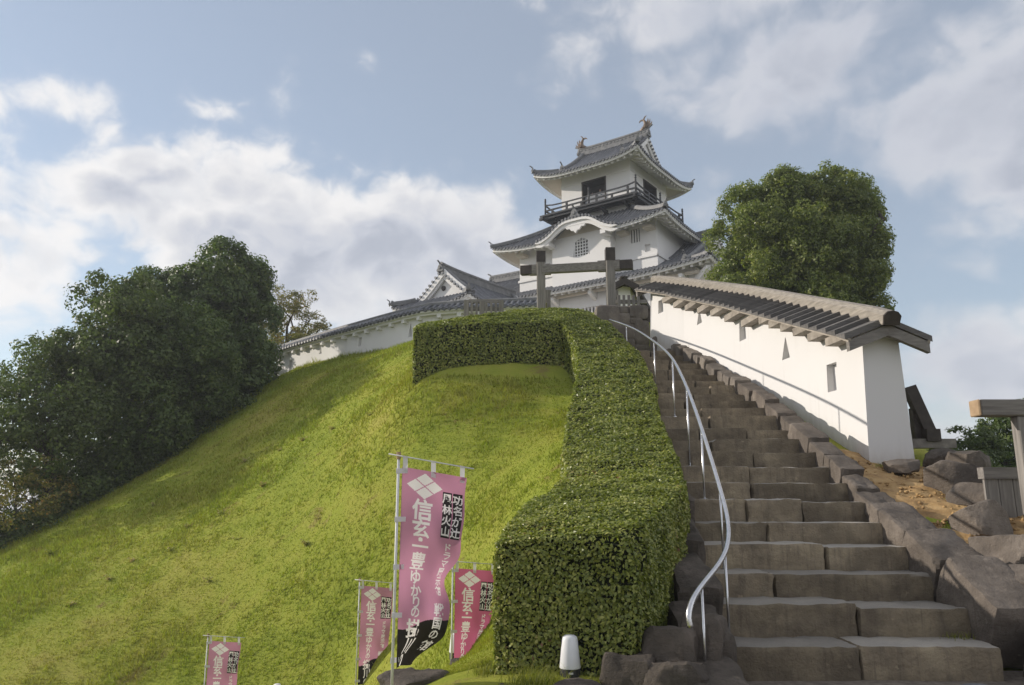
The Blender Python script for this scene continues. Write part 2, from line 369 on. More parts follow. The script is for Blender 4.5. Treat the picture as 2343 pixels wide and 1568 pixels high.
M['wallstone'] = stone_mat('dressed wall stone', [(0.11, 0.095, 0.08), (0.17, 0.148, 0.125), (0.24, 0.21, 0.175), (0.32, 0.285, 0.24)], (0.10, 0.085, 0.072), 1.8)
M['grey_stone'] = stone_mat('grey stone', [(0.09, 0.092, 0.098), (0.14, 0.143, 0.15), (0.19, 0.192, 0.2), (0.27, 0.27, 0.275)], (0.1, 0.1, 0.105), 3.0)
M['sand'] = simple('ochre sandy earth', [(0.25, (0.17, 0.10, 0.045)), (0.5, (0.36, 0.23, 0.10)), (0.8, (0.52, 0.37, 0.19))], 3.5, rough=0.95, bstr=0.6, bdist=0.03)
M['forecourt'] = simple('pale rolled gravel', [(0.25, (0.27, 0.245, 0.21)), (0.5, (0.36, 0.33, 0.285)), (0.8, (0.45, 0.415, 0.365))], 14.0, rough=0.95, bstr=0.4, bdist=0.01)
M['gravel'] = simple('packed gravel', [(0.25, (0.10, 0.085, 0.07)), (0.5, (0.17, 0.145, 0.12)), (0.8, (0.27, 0.235, 0.2))], 14.0, rough=0.95, bstr=0.6, bdist=0.015)
def leaf_mat(name, stops, trans=0.35, rough=0.5, spec=0.35, big=0.25, tint=(1.0, 1.15, 0.55)):
    m, T, b, out = new_mat(name); g = T.new('ShaderNodeNewGeometry')
    rnd = g.outputs['Random Per Island']; n = T.noise(coords(T), 0.8, 4, 0.6)
    f = T.math('ADD', T.math('MULTIPLY', rnd, 1 - big), T.math('MULTIPLY', T.maprange(n, 0.3, 0.7), big)); col = T.ramp(f, stops)
    T.put(b.inputs['Base Color'], col); b.inputs['Roughness'].default_value = rough; b.inputs['Specular IOR Level'].default_value = spec
    tr = T.new('ShaderNodeBsdfTranslucent'); T.put(tr.inputs[0], T.mix(1.0, col, tint, 'MULTIPLY'))
    ms = T.new('ShaderNodeMixShader'); ms.inputs[0].default_value = trans
    T.l.new(b.outputs[0], ms.inputs[1]); T.l.new(tr.outputs[0], ms.inputs[2]); T.l.new(ms.outputs[0], out.inputs[0]); return m
M['hedge_leaf'] = leaf_mat('glossy hedge leaf', [(0.0, (0.11, 0.145, 0.03)), (0.4, (0.21, 0.245, 0.05)), (0.75, (0.33, 0.345, 0.078)), (0.93, (0.43, 0.42, 0.12)), (0.97, (0.28, 0.17, 0.07)), (1.0, (0.28, 0.11, 0.06))], 0.28, 0.42, 0.5)
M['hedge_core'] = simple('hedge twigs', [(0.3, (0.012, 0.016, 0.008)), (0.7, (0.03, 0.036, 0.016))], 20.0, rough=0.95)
M['leaf_dark'] = leaf_mat('dark evergreen leaf', [(0.0, (0.05, 0.08, 0.02)), (0.5, (0.085, 0.13, 0.032)), (0.9, (0.145, 0.185, 0.046)), (1.0, (0.21, 0.22, 0.06))], 0.35, 0.5, 0.35, 0.35)
M['leaf_mid'] = leaf_mat('mid green leaf', [(0.0, (0.05, 0.075, 0.02)), (0.5, (0.09, 0.125, 0.034)), (0.9, (0.14, 0.175, 0.048)), (1.0, (0.19, 0.19, 0.06))], 0.35, 0.5, 0.35, 0.35)
M['leaf_camphor'] = leaf_mat('camphor leaf', [(0.0, (0.08, 0.115, 0.028)), (0.45, (0.165, 0.205, 0.046)), (0.85, (0.255, 0.28, 0.064)), (1.0, (0.34, 0.33, 0.09))], 0.42, 0.45, 0.45, 0.3)
M['leaf_autumn'] = leaf_mat('turning leaf', [(0.0, (0.10, 0.11, 0.03)), (0.5, (0.20, 0.19, 0.05)), (0.8, (0.29, 0.23, 0.07)), (1.0, (0.36, 0.15, 0.05))], 0.35, 0.55)
M['leaf_red'] = leaf_mat('reddish weed leaf', [(0.0, (0.30, 0.34, 0.09)), (0.45, (0.42, 0.40, 0.13)), (0.75, (0.48, 0.36, 0.18)), (1.0, (0.50, 0.28, 0.16))], 0.35, 0.6)
M['bark'] = simple('bark', [(0.3, (0.03, 0.024, 0.018)), (0.7, (0.075, 0.06, 0.046))], 6.0, (3, 3, 0.6), rough=0.95, bstr=0.5)
def grass_colour(T):
    g = coords(T); a = T.noise(g, 0.18, 4, 0.55); b2 = T.noise(g, 1.6, 6, 0.65)
    col = T.ramp(T.math('ADD', T.math('MULTIPLY', a, 0.6), T.math('MULTIPLY', b2, 0.4)),
                 [(0.34, (0.19, 0.235, 0.034)), (0.47, (0.26, 0.295, 0.045)), (0.57, (0.305, 0.31, 0.058)), (0.70, (0.34, 0.30, 0.085))])
    dry = T.maprange(T.noise(g, 0.9, 7, 0.72, 0.5), 0.57, 0.68)
    return T.mix(T.math('MULTIPLY', dry, 0.7), col, (0.235, 0.17, 0.075))
def grass_mat(name, blade):
    m, T, b, out = new_mat(name); col = grass_colour(T)
    if blade:
        rnd = T.new('ShaderNodeNewGeometry').outputs['Random Per Island']
        hs = T.new('ShaderNodeHueSaturation'); T.put(hs.inputs['Color'], col); T.put(hs.inputs['Value'], T.math('ADD', T.math('MULTIPLY', rnd, 0.5), 0.75))
        T.put(hs.inputs['Hue'], T.math('ADD', T.math('MULTIPLY', rnd, 0.03), 0.485)); col = hs.outputs[0]
        tr = T.new('ShaderNodeBsdfTranslucent'); T.put(tr.inputs[0], T.mix(1.0, col, (1.0, 1.1, 0.5), 'MULTIPLY'))
        ms = T.new('ShaderNodeMixShader'); ms.inputs[0].default_value = 0.4
        T.l.new(b.outputs[0], ms.inputs[1]); T.l.new(tr.outputs[0], ms.inputs[2]); T.l.new(ms.outputs[0], out.inputs[0])
    else: bump(T, b, T.noise(coords(T), 11, 8, 0.7), 0.8, 0.06)
    T.put(b.inputs['Base Color'], col); b.inputs['Roughness'].default_value = 0.9; b.inputs['Specular IOR Level'].default_value = 0.04
    return m
M['turf'] = grass_mat('mown turf', False); M['blade'] = grass_mat('grass blade', True)
M['tuft'] = leaf_mat('yellow-green grass clump', [(0.0, (0.10, 0.13, 0.02)), (0.5, (0.22, 0.24, 0.04)), (1.0, (0.40, 0.36, 0.08))], 0.45, 0.6)
def cloth_mat(name, c, trans=0.45):
    m, T, b, out = new_mat(name); n = T.noise(coords(T), 3.0, 4); col = T.mix(T.math('MULTIPLY', n, 0.25), c, tuple(v * 0.8 for v in c))
    T.put(b.inputs['Base Color'], col); b.inputs['Roughness'].default_value = 0.75; b.inputs['Specular IOR Level'].default_value = 0.15
    tr = T.new('ShaderNodeBsdfTranslucent'); T.put(tr.inputs[0], col); ms = T.new('ShaderNodeMixShader'); ms.inputs[0].default_value = trans
    T.l.new(b.outputs[0], ms.inputs[1]); T.l.new(tr.outputs[0], ms.inputs[2]); T.l.new(ms.outputs[0], out.inputs[0]); return m
M['pink'] = cloth_mat('mauve pink polyester', (0.53, 0.25, 0.37), 0.45); M['pink_deep'] = cloth_mat('deep pink polyester', (0.55, 0.14, 0.26), 0.45); M['black_cloth'] = cloth_mat('black print', (0.03, 0.026, 0.026), 0.2)
M['white_print'] = cloth_mat('white print', (0.80, 0.76, 0.77), 0.4); M['white_tape'] = cloth_mat('white loop tape', (0.72, 0.70, 0.74), 0.3)
def soft_mat(name, c): return simple(name, [(0.3, tuple(v * 0.85 for v in c)), (0.7, c)], 5.0, rough=0.8, bstr=0.0)
M['skin'] = soft_mat('skin', (0.45, 0.28, 0.2)); M['hair'] = soft_mat('black hair', (0.03, 0.025, 0.022))
M['shirt_a'] = soft_mat('dark teal shirt', (0.04, 0.13, 0.14)); M['shirt_b'] = soft_mat('rust shirt', (0.30, 0.11, 0.06)); M['trouser'] = soft_mat('dark trousers', (0.05, 0.05, 0.06))
M['sheet'] = simple('grey netting', [(0.3, (0.22, 0.23, 0.25)), (0.7, (0.32, 0.33, 0.35))], 8, rough=0.8)

# ------------------------------------------------------------------ stair profile
STEP_Y = [1483, 1386, 1311, 1246, 1193, 1145, 1104, 1065, 1034] + [v / 1.65329 for v in (1661, 1621, 1575, 1543, 1512, 1487, 1460, 1440, 1420, 1398, 1376, 1362, 1347, 1327)]
NS = len(STEP_Y)
step_d = [8.0 + 0.62 * k + 0.0018 * k * k for k in range(NS)]
step_z = [float(py(1700, STEP_Y[k], step_d[k])[2]) for k in range(NS)]
for k in range(1, NS): step_z[k] = max(step_z[k], step_z[k - 1] + 0.19)
def stair_z(Y): return float(np.interp(Y, [6.0, 7.9] + step_d, [0.0, 0.0] + step_z))
SR = ([7, 8, 9.9, 12.4, 14.9, 17.5, 20.3, 22.5, 25], [4.72, 4.72, 4.82, 4.98, 5.1, 5.12, 4.96, 4.78, 4.5])
SL = ([7, 8, 9.9, 12.4, 14.9, 17.5, 20.3, 22.5, 25], [2.05, 2.12, 2.38, 2.62, 2.86, 3.02, 3.12, 3.12, 3.0])
def stair_r(Y): return float(np.interp(Y, *SR))
def stair_l(Y): return float(np.interp(Y, *SL))

# ------------------------------------------------------------------ hedge outline (top edges), pixel x, pixel y, distance
HL = [(1135, 1242, 7.8), (1188, 1168, 9.2), (1296, 1100, 11.3), (1290, 1003, 13.6), (1303, 930, 15.8), (1322, 852, 18.4), (1322, 803, 20.2), (1306, 766, 21.4), (1284, 739, 22.3), (1200, 736, 22.3), (1080, 741, 22.0), (948, 753, 21.5)]
HR = [(1440, 1234, 7.5), (1558, 1128, 9.5), (1558, 1082, 11.0), (1520, 990, 13.2), (1500, 935, 15.2), (1496, 875, 17.5), (1468, 818, 20.0), (1400, 744, 23.3), (1330, 708, 25.2), (1235, 706, 24.9), (1110, 720, 24.0), (957, 745, 22.9)]
HLp = np.array([py(*p) for p in HL]); HRp = np.array([py(*p) for p in HR])
HH = 1.22

# ------------------------------------------------------------------ ground as a smooth sheet through surveyed points
ctl = []
def cp(x, y, Y): ctl.append(tuple(py(x, y, Y)))
for a in ((800, 1568, 16.2), (800, 1300, 18.0), (800, 1100, 21.3), (800, 900, 28.0), (800, 818, 37.5), (500, 1568, 17.5), (500, 1400, 19.6), (500, 1250, 21.7), (500, 1100, 26.4), (500, 952, 38.0),
          (0, 1568, 18.5), (0, 1400, 21.5), (0, 1262, 27.0), (250, 1568, 18.2), (250, 1350, 21.6), (250, 1130, 31.0), (945, 775, 31.0), (645, 858, 44.0), (650, 1000, 27.4), (650, 1200, 21.0),
          (1100, 1500, 11.8), (1100, 1300, 14.6), (1100, 1100, 17.6), (1100, 900, 20.7), (1000, 1500, 13.0), (950, 1300, 15.7), (950, 1080, 18.4), (948, 860, 21.6), (1250, 1150, 11.6), (1296, 1085, 13.2), (1300, 985, 15.6)): cp(*a)
for (a, b) in zip(HLp, HRp): ctl.append((a[0], a[1], a[2] - HH - 0.05))
ctl += [(-1.1, 7.3, -0.03), (-0.4, 7.9, 0.08), (-1.3, 9.5, -0.45), (-1.0, 12.0, -1.5), (-3.0, 15.2, -2.35), (-6.1, 16.0, -3.4), (-4.5, 13.5, -2.7), (-4, 9, -1.6), (-8, 12, -3.6), (-14, 15, -5.2), (-22, 19, -4.8), (-34, 26, -5), (0, 3, 0), (-4, 3, -0.6), (-10, 3, -2.6), (5, 3, 0), (9, 5, 0), (3, 6, 0), (1.0, 6.6, 0.0), (0.3, 7.5, 0.13), (0.75, 7.5, 0.13), (0.1, 7.1, 0.06), (-0.4, 7.6, 0.10),
        (-20, 36, 1.4), (-23, 44, 0.6), (-30, 52, -2), (-17, 50, 7.5), (-18, 62, 8), (-40, 40, -5), (-40, 70, -5), (-30, 90, -3),
        (1, 28, 8.3), (3.5, 28.5, 8.9), (1, 34, 9.0), (-4, 37, 9.2), (-13, 46, 9.4), (4, 34, 9.6), (-3, 46, 10.6), (8, 52, 12.2), (20, 55, 12), (8, 70, 12), (-8, 66, 10),
        (7.0, 13.8, 2.2), (6.4, 12.6, 2.05), (6.0, 11.2, 1.75), (6.0, 10.0, 1.35), (6.2, 9.0, 0.95), (5.6, 8.0, 0.45), (6.8, 16, 3.2), (6.4, 18.5, 4.6), (5.9, 22.5, 6.2), (5.6, 26, 7.6), (8.2, 14.5, 2.5), (8.5, 18, 3.2), (9, 24, 5.0), (12, 22, 2.6), (14, 32, 5.5), (10, 34, 8.0), (20, 30, 1.0), (30, 40, -2), (25, 15, -2), (14, 12, 0.2), (10, 9, 0.6), (34, 70, 0), (40, 20, -4), (20, 3, -1)]
for k in range(0, NS, 3): ctl.append((stair_l(step_d[k]) - 0.2, step_d[k], step_z[k] - 0.35)); ctl.append((stair_r(step_d[k]) + 0.3, step_d[k], step_z[k] - 0.15))
ctl = np.array(ctl)
def tps_fit(P, z, lam):
    n = len(P); d = np.linalg.norm(P[:, None] - P[None], axis=2); K = np.where(d > 0, d * d * np.log(d + 1e-9), 0) + lam * np.eye(n)
    A = np.zeros((n + 3, n + 3)); A[:n, :n] = K; A[:n, n] = 1; A[:n, n + 1:] = P; A[n, :n] = 1; A[n + 1:, :n] = P.T
    return np.linalg.solve(A, np.concatenate([z, [0, 0, 0]]))
_w = tps_fit(ctl[:, :2] / 10, ctl[:, 2], 0.03)
def terrain(XY):
    XY = np.atleast_2d(np.asarray(XY, float)); Q = XY / 10; P = ctl[:, :2] / 10; r = np.empty(len(Q))
    for s in range(0, len(Q), 20000):
        q = Q[s:s + 20000]; d = np.linalg.norm(q[:, None] - P[None], axis=2)
        r[s:s + 20000] = (np.where(d > 0, d * d * np.log(d + 1e-9), 0) @ _w[:len(P)]) + _w[len(P)] + q @ _w[len(P) + 1:]
    r = np.clip(r, -6.0, 12.4)
    X, Y = XY[:, 0], XY[:, 1]
    sl, sr = np.interp(Y, *SL), np.interp(Y, *SR); szz = np.interp(Y, [6.0, 7.9] + step_d, [0.0, 0.0] + step_z)
    m = (X > sl - 0.45) & (X < sr + 0.35) & (Y > 7.6) & (Y < 24.0); r = np.where(m, np.minimum(r, szz - 0.45), r)
    fl = (Y < 8.6) & (X > -0.9) & (X < 5.6); r = np.where(fl & (X > 1.45), np.minimum(np.maximum(r, -0.06), -0.02), r)
    n = fbm(np.stack([X * 0.45, Y * 0.45, X * 0], 1), 3, 3) - 0.5
    lz = (X > 2.75) & (X < 5.2) & (Y >= 21.5) & (Y < 26.5); r = np.where(lz, np.minimum(r, 5.7), r)
    return r + n * 0.08 * np.clip((Y - 7) / 6, 0, 1)
def axis_pts(a, b, c, d, fine, coarse): return np.unique(np.concatenate([np.arange(a, b, coarse), np.arange(b, c, fine), np.arange(c, d + coarse, coarse)]).round(3))
gx = axis_pts(-60, -22, 9, 60, 0.25, 1.5); gy = axis_pts(-6, 6.5, 36, 110, 0.25, 1.5)
GX, GY = np.meshgrid(gx, gy); gz = terrain(np.stack([GX.ravel(), GY.ravel()], 1))
V = np.stack([GX.ravel(), GY.ravel(), gz], 1); nx, ny = len(gx), len(gy)
ii = (np.arange(ny - 1)[:, None] * nx + np.arange(nx - 1)[None]).ravel(); Fq = np.stack([ii, ii + 1, ii + 1 + nx, ii + nx], 1)
hill = add_obj('hill', np_mesh('hill', V, Fq, True), M['turf'], origin=(0, 0, 0)); tag(hill, 'grassy castle hill sloping down from the white walls', None, None, 'structure')
m = MB(); m.grid([[(x, y, -6.3) for x in np.linspace(-2500, 2500, 9)] for y in np.linspace(-400, 4500, 9)])
tag(m.build('ground', M['land'], fix=False), 'flat land around the castle hill', None, None, 'structure')
def sheet_patch(name, xs, ys, mat, lift, label, keep=None, amp=0.0):
    X, Y = np.meshgrid(xs, ys); P = np.stack([X.ravel(), Y.ravel()], 1); z = terrain(P) + lift
    if amp: z = z + (fbm(np.stack([P[:, 0] * 2.2, P[:, 1] * 2.2, P[:, 0] * 0], 1), 9, 4) - 0.45) * amp
    a = len(xs); i = (np.arange(len(ys) - 1)[:, None] * a + np.arange(a - 1)[None]).ravel(); f = np.stack([i, i + 1, i + 1 + a, i + a], 1)
    if keep is not None: f = f[z[f].min(1) > keep]
    o = add_obj(name, np_mesh(name, np.column_stack([P, z]), f, True), mat, origin=(0, 0, 0)); return tag(o, label, None, None, 'structure')
sheet_patch('path', np.arange(1.5, 6.6, 0.12), np.arange(1.0, 8.35, 0.12), M['gravel'], 0.035, 'gravel landing at the foot of the stone stairs', amp=0.02)
m = MB(); m.grid([[(x, y, 0.03) for x in np.linspace(-2.0, 18, 5)] for y in np.linspace(-34, 4.6, 5)]); tag(m.build('forecourt', M['forecourt'], fix=False), 'unseen pale gravel forecourt added for bounce light', None, None, 'structure')  # unseen ground behind the camera, added to bounce light onto shaded faces
sheet_patch('sandy_soil', np.arange(5.25, 7.3, 0.06), np.arange(8.3, 13.9, 0.06), M['sand'], 0.03, 'ochre sandy soil between boulders beside the wall end', amp=0.22)

sheet_patch('courtyard', np.arange(-9.0, 30.0, 0.75), np.arange(38.6, 78.0, 0.75), M['courtyard'], 0.22, 'pale gravel courtyard on the hilltop around the keep', keep=9.6)
_V, _F = [], []
rr_ = np.random.default_rng(4)
for _ in range(420):
    x, y = rr_.uniform(5.45, 6.9), rr_.uniform(8.6, 13.4); s = rr_.uniform(0.012, 0.05); c0 = np.array([x, y, float(terrain([[x, y]])[0]) + 0.045]); a = len(_V)
    for d in ((1, 0, 0), (-1, 0, 0), (0, 1, 0), (0, -1, 0), (0, 0, 0.8), (0, 0, -0.8)): _V.append(c0 + np.array(d) * s * rr_.uniform(0.6, 1.3))
    for f in ((0, 2, 4), (2, 1, 4), (1, 3, 4), (3, 0, 4), (2, 0, 5), (1, 2, 5), (3, 1, 5), (0, 3, 5)): _F.append([a + k for k in f])
tag(add_obj('rubble', np_mesh('rubble', np.array(_V), np.array(_F)), M['sand'], origin=(0, 0, 0)), 'small ochre rubble scattered on the sandy soil', 'rubble', None, 'stuff')
# ------------------------------------------------------------------ stones
def rock_mesh(c, half, seed, k=8.0, cuts=5, amp=0.05, planes=4, rot=0.0, cutmin=0.72, tilt=0.0):
    bm = bmesh.new(); bmesh.ops.create_cube(bm, size=2.0); bmesh.ops.subdivide_edges(bm, edges=bm.edges, cuts=cuts, use_grid_fill=True)
    bm.verts.ensure_lookup_table(); P = np.array([v.co[:] for v in bm.verts]); rs = np.random.default_rng(seed)
    P = P / (np.abs(P) ** k).sum(1)[:, None] ** (1 / k)
    for _ in range(planes):
        n = rs.normal(size=3); n /= np.linalg.norm(n); ext = np.abs(n).sum(); d = ext * rs.uniform(cutmin, cutmin + 0.2)
        P = P - np.maximum(0, P @ n - d)[:, None] * n
    H = np.array(half); Q = P * H; s = float(H.min())
    nrm = Q / (np.linalg.norm(Q, axis=1)[:, None] + 1e-9)
    dsp = (fbm(Q * (0.9 / s) + seed * 3.1, seed, 3) - 0.5) * 1.6 * amp
    Q = Q + nrm * dsp[:, None]; fq = 9.0     # chipped edges: free vector noise at hand size
    Q = Q + np.stack([fbm(Q * fq + seed * 1.7 + 11 * j, seed + 5 + j, 3) - 0.5 for j in range(3)], 1) * amp * 1.1
    ct, st_ = math.cos(tilt), math.sin(tilt); Q = np.stack([Q[:, 0], Q[:, 1] * ct - Q[:, 2] * st_, Q[:, 1] * st_ + Q[:, 2] * ct], 1)
    cr, sr_ = math.cos(rot), math.sin(rot); Q = np.stack([Q[:, 0] * cr - Q[:, 1] * sr_, Q[:, 0] * sr_ + Q[:, 1] * cr, Q[:, 2]], 1) + np.array(c)
    for v, q in zip(bm.verts, Q): v.co = q
    me = bpy.data.meshes.new('stone'); bm.to_mesh(me); bm.free(); me.polygons.foreach_set('use_smooth', np.ones(len(me.polygons), bool)); return me
def rock(name, c, half, seed, mat, parent=None, **kw):
    o = add_obj(name, rock_mesh(c, half, seed, **kw), M[mat], parent); smooth_angle(o, 24); return o

# stone staircase: two or three slabs a step
stairs = thing('stone_staircase', (3.5, 8.0, 0.0), 'long flight of rough brown stone steps climbing between hedge and white wall', 'stairs')
rs = random.Random(5); seed = 100
for k in range(NS):
    x0, x1 = stair_l(step_d[k]) - 0.12, stair_r(step_d[k]) + 0.06; y0 = step_d[k]; y1 = (step_d[k + 1] if k + 1 < NS else y0 + 1.6) + 0.12
    zt = step_z[k]; zb = (step_z[k - 1] if k else -0.02) - 0.12
    n = 2 if k % 5 else 3
    if k < 4: n = 2
    cuts_ = [x0]; w = x1 - x0
    if n == 2: cuts_.append(x0 + w * {0: 0.50, 1: 0.575, 2: 0.30, 3: 0.60}.get(k, rs.uniform(0.33, 0.66)))
    else: cuts_ += [x0 + w * rs.uniform(0.28, 0.38), x0 + w * rs.uniform(0.62, 0.76)]
    cuts_.append(x1)
    for j in range(n):
        a, b = cuts_[j] + 0.012, cuts_[j + 1] - 0.012; seed += 1; dz = rs.uniform(-0.03, 0.022); dy = rs.uniform(-0.045, 0.045)
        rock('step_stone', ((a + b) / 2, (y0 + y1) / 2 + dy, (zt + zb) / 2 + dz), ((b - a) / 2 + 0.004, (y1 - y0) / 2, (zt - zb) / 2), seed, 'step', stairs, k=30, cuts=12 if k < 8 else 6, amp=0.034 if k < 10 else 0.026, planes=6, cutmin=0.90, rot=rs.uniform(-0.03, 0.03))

for j, (a, b, ya, yb) in enumerate(((2.75, 3.7, step_d[-1] + 1.5, 25.2), (3.7, 4.75, step_d[-1] + 1.5, 25.0), (2.8, 4.0, 25.15, 26.5), (4.0, 4.9, 25.0, 26.5))):
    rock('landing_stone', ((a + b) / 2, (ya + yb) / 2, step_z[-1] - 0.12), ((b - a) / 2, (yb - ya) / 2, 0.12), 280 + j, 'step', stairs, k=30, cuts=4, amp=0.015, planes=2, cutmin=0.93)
# stones along the right of the stairs
curb = thing('stone_edging', (5.2, 8.0, 0.2), 'row of big rough edging stones along the stairs below the white wall', 'stone edging')
Y = 6.2; seed = 300; rs = random.Random(11)
while Y < 23.6:
    L = rs.uniform(0.8, 1.2) if Y < 10 else rs.uniform(0.45, 0.95); yc = Y + L / 2
    up = float(np.interp(yc, [6, 8, 9, 10.5, 14, 24], [0.52, 0.32, 0.20, 0.04, 0.07, 0.22])); w = float(np.interp(yc, [6, 9, 12, 24], [0.38, 0.32, 0.18, 0.16]))
    top = stair_z(yc) + up + rs.uniform(-0.05, 0.05); bot = stair_z(yc) - 0.45; seed += 1
    slope = (stair_z(yc + 0.5) - stair_z(yc - 0.5))
    xr = stair_r(yc) + 0.02 + w + (0.25 if yc < 8 else 0.0)
    rock('edging_stone', (xr, yc, (top + bot) / 2), (w + rs.uniform(-0.02, 0.03), L / 2 + 0.008, (top - bot) / 2), seed, 'rock' if Y < 17 else 'wallstone', curb, k=16, cuts=10 if Y < 12 else 6, amp=0.045, planes=6, cutmin=0.87, rot=rs.uniform(-0.04, 0.04), tilt=math.atan(slope) * 1.0)
    Y += L
# stones on the left, under the hedge
curb2 = thing('stone_edging', (2.0, 8.0, 0.1), 'dark damp edging stones between the hedge foot and the stairs', 'stone edging')
Y = 7.05; seed = 400
while Y < 23.0:
    L = rs.uniform(0.6, 1.05); yc = Y + L / 2; top = stair_z(yc) + float(np.interp(yc, [7, 8, 10, 16, 23], [0.22, 0.22, 0.16, -0.02, -0.1])) + rs.uniform(-0.05, 0.05); bot = stair_z(yc) - 0.6; seed += 1
    rock('edging_stone', (stair_l(yc) - 0.30, yc, (top + bot) / 2), (0.24, L / 2 + 0.05, (top - bot) / 2), seed, 'rock_dark', curb2, k=20, cuts=7, amp=0.055, planes=8, cutmin=0.78, rot=rs.uniform(-0.06, 0.06), tilt=0.25)
    Y += L
for s, (x, ytop, Yd, hx, hy) in enumerate(((1600, 1410, 7.78, 0.22, 0.34), (1525, 1440, 7.62, 0.27, 0.30), (1440, 1500, 7.45, 0.24, 0.24), (1545, 1520, 7.2, 0.26, 0.18))):
    t = py(x, ytop, Yd); hz = (t[2] + 0.35) / 2; rock('edging_stone', (t[0], t[1], t[2] - hz + 0.02), (hx, hy, hz), 450 + s, 'rock_dark', curb2, k=8, cuts=11, amp=0.06, planes=12, cutmin=0.68, rot=-0.35, tilt=-0.15)

# loose boulders right of the stairs, each with its own label
for (x, y, Yd, hx, hy, hz, s, lab) in (
        (2192, 1088, 11.6, 0.42, 0.4, 0.30, 1, 'large brown boulder with sloping top just right of the wall end'),
        (2212, 1050, 12.9, 0.40, 0.35, 0.26, 2, 'dark boulder lying behind the larger brown boulder by the wall end'),
        (2248, 1128, 10.9, 0.38, 0.35, 0.20, 3, 'flat pale-edged boulder wedged under the big sloping boulder'),
        (2240, 1182, 10.2, 0.34, 0.34, 0.25, 4, 'rounded reddish boulder beside the board fence and sandy soil'),
        (2310, 1250, 9.3, 0.42, 0.4, 0.26, 5, 'wide brown boulder at the foot of the board fence'),
        (2350, 1325, 8.7, 0.32, 0.3, 0.24, 6, 'massive boulder leaning on the edging stones below the board fence'),
        (2150, 1040, 13.6, 0.30, 0.25, 0.14, 7, 'low grey stone at the outer foot of the white wall end'),
        (2060, 1062, 12.7, 0.30, 0.22, 0.12, 8, 'flat stone under the white end face of the wall')):
    c = py(x, y, Yd); o = rock('boulder', (c[0], c[1], c[2] - hz * 0.35), (hx, hy, hz), 500 + s, 'rock', None, k=6, cuts=11, amp=0.045, planes=16, cutmin=0.52, rot=s * 0.7, tilt=0.2)
    tag(o, lab, 'boulder', 'boulders beside the wall end')
for (x, y, Yd, hx, hy, hz, s, lab) in (
        (1085, 1530, 9.6, 0.30, 0.25, 0.14, 1, 'low dark rock in the grass left of the hedge corner'),
        (950, 1566, 8.2, 0.36, 0.25, 0.17, 2, 'dark rock at the foot of the largest pink banner'),
        (1290, 1600, 6.7, 0.55, 0.22, 0.11, 3, 'long flat brown rock in front of the white lamp'),
        (1035, 1575, 8.3, 0.26, 0.2, 0.12, 4, 'small brown rock between the banners and the grass clump'),
        (1150, 1590, 7.3, 0.25, 0.2, 0.09, 5, 'half buried rock under the yellow-green grass clump')):
    c = py(x, y, Yd); o = rock('rock', (c[0], c[1], c[2] - hz * 0.3), (hx, hy, hz), 540 + s, 'rock_dark', None, k=5, cuts=9, amp=0.05, planes=10, cutmin=0.6, rot=s * 0.4)
    tag(o, lab, 'rock', 'rocks below the banners')
# grey round stone at the foot of the stairs
c = py(2240, 1572, 7.0); m = MB(); m.lathe((c[0], c[1], -0.03), [(0.12, 0), (0.16, 0.02), (0.165, 0.12), (0.155, 0.155), (0.12, 0.17), (0.10, 0.16), (0.03, 0.155)], 22)
me = m.mesh('s', True); P = np.array([v.co[:] for v in me.vertices]); dn = (fbm(P * 9, 4, 3) - 0.5) * 0.035; P[:, 0] += dn; P[:, 1] += dn * 0.7; P[:, 2] += dn * 0.4
me.vertices.foreach_set('co', P.astype(np.float32).ravel()); tag(add_obj('stone_stump', me, M['grey_stone']), 'round blue-grey stone stump at the right foot of the stairs', 'stone stump')

# retaining wall of fitted stones below the gate
rw = thing('stone_wall', tuple(py(1425, 800, 26.4)), 'dry stone retaining wall of fitted blocks below the timber gate', 'stone wall')
sw = [((1365, 1418), (700, 755)), ((1418, 1436), (703, 716)), ((1440, 1481), (700, 728)), ((1418, 1440), (718, 742)), ((1442, 1456), (730, 740)), ((1456, 1468), (730, 746)), ((1405, 1452), (742, 775)), ((1450, 1485), (735, 790)), ((1385, 1420), (757, 790)), ((1420, 1452), (776, 806)), ((1452, 1486), (790, 815)), ((1372, 1400), (790, 815)), ((1400, 1422), (792, 815))]
for i, ((xa, xb), (ya, yb)) in enumerate(sw):
    Yw = 26.4; a = py(xa, ya, Yw); b = py(xb, yb, Yw)
    rock('wall_stone', ((a[0] + b[0]) / 2, Yw + 0.25, (a[2] + b[2]) / 2), ((b[0] - a[0]) / 2 + 0.05, 0.3, (a[2] - b[2]) / 2 + 0.05), 600 + i, 'wallstone', rw, k=6, cuts=4, amp=0.025, planes=4, cutmin=0.82)
m = MB(); a = py(1365, 705, 26.8); b = py(1500, 850, 26.8); m.box(a[0] + 0.06, b[0] - 0.05, 26.5, 27.3, b[2], a[2] - 0.1); m.build('backing', M['rock_dark'], rw)
# fitted pale stones at the head of the stairs
hd = thing('stone_wall', tuple(py(1540, 815, 23.4)), 'pale sunlit stones facing the head of the stairs under the white wall', 'stone wall')
for i, (xa, xb, ya, yb) in enumerate(((1490, 1512, 772, 806), (1511, 1528, 768, 806), (1527, 1543, 769, 795), (1526, 1545, 795, 812), (1543, 1562, 772, 815), (1560, 1580, 778, 818), (1576, 1602, 786, 822))):
    Yw = 24.2 - i * 0.22; a = py(xa, ya, Yw); b = py(xb, yb, Yw)
    rock('wall_stone', ((a[0] + b[0]) / 2, Yw + 0.1, (a[2] + b[2]) / 2 - 0.05), ((b[0] - a[0]) / 2 + 0.015, 0.25, (a[2] - b[2]) / 2 + 0.06), 640 + i, 'wallstone', hd, k=5, cuts=4, amp=0.03, planes=4, cutmin=0.8)

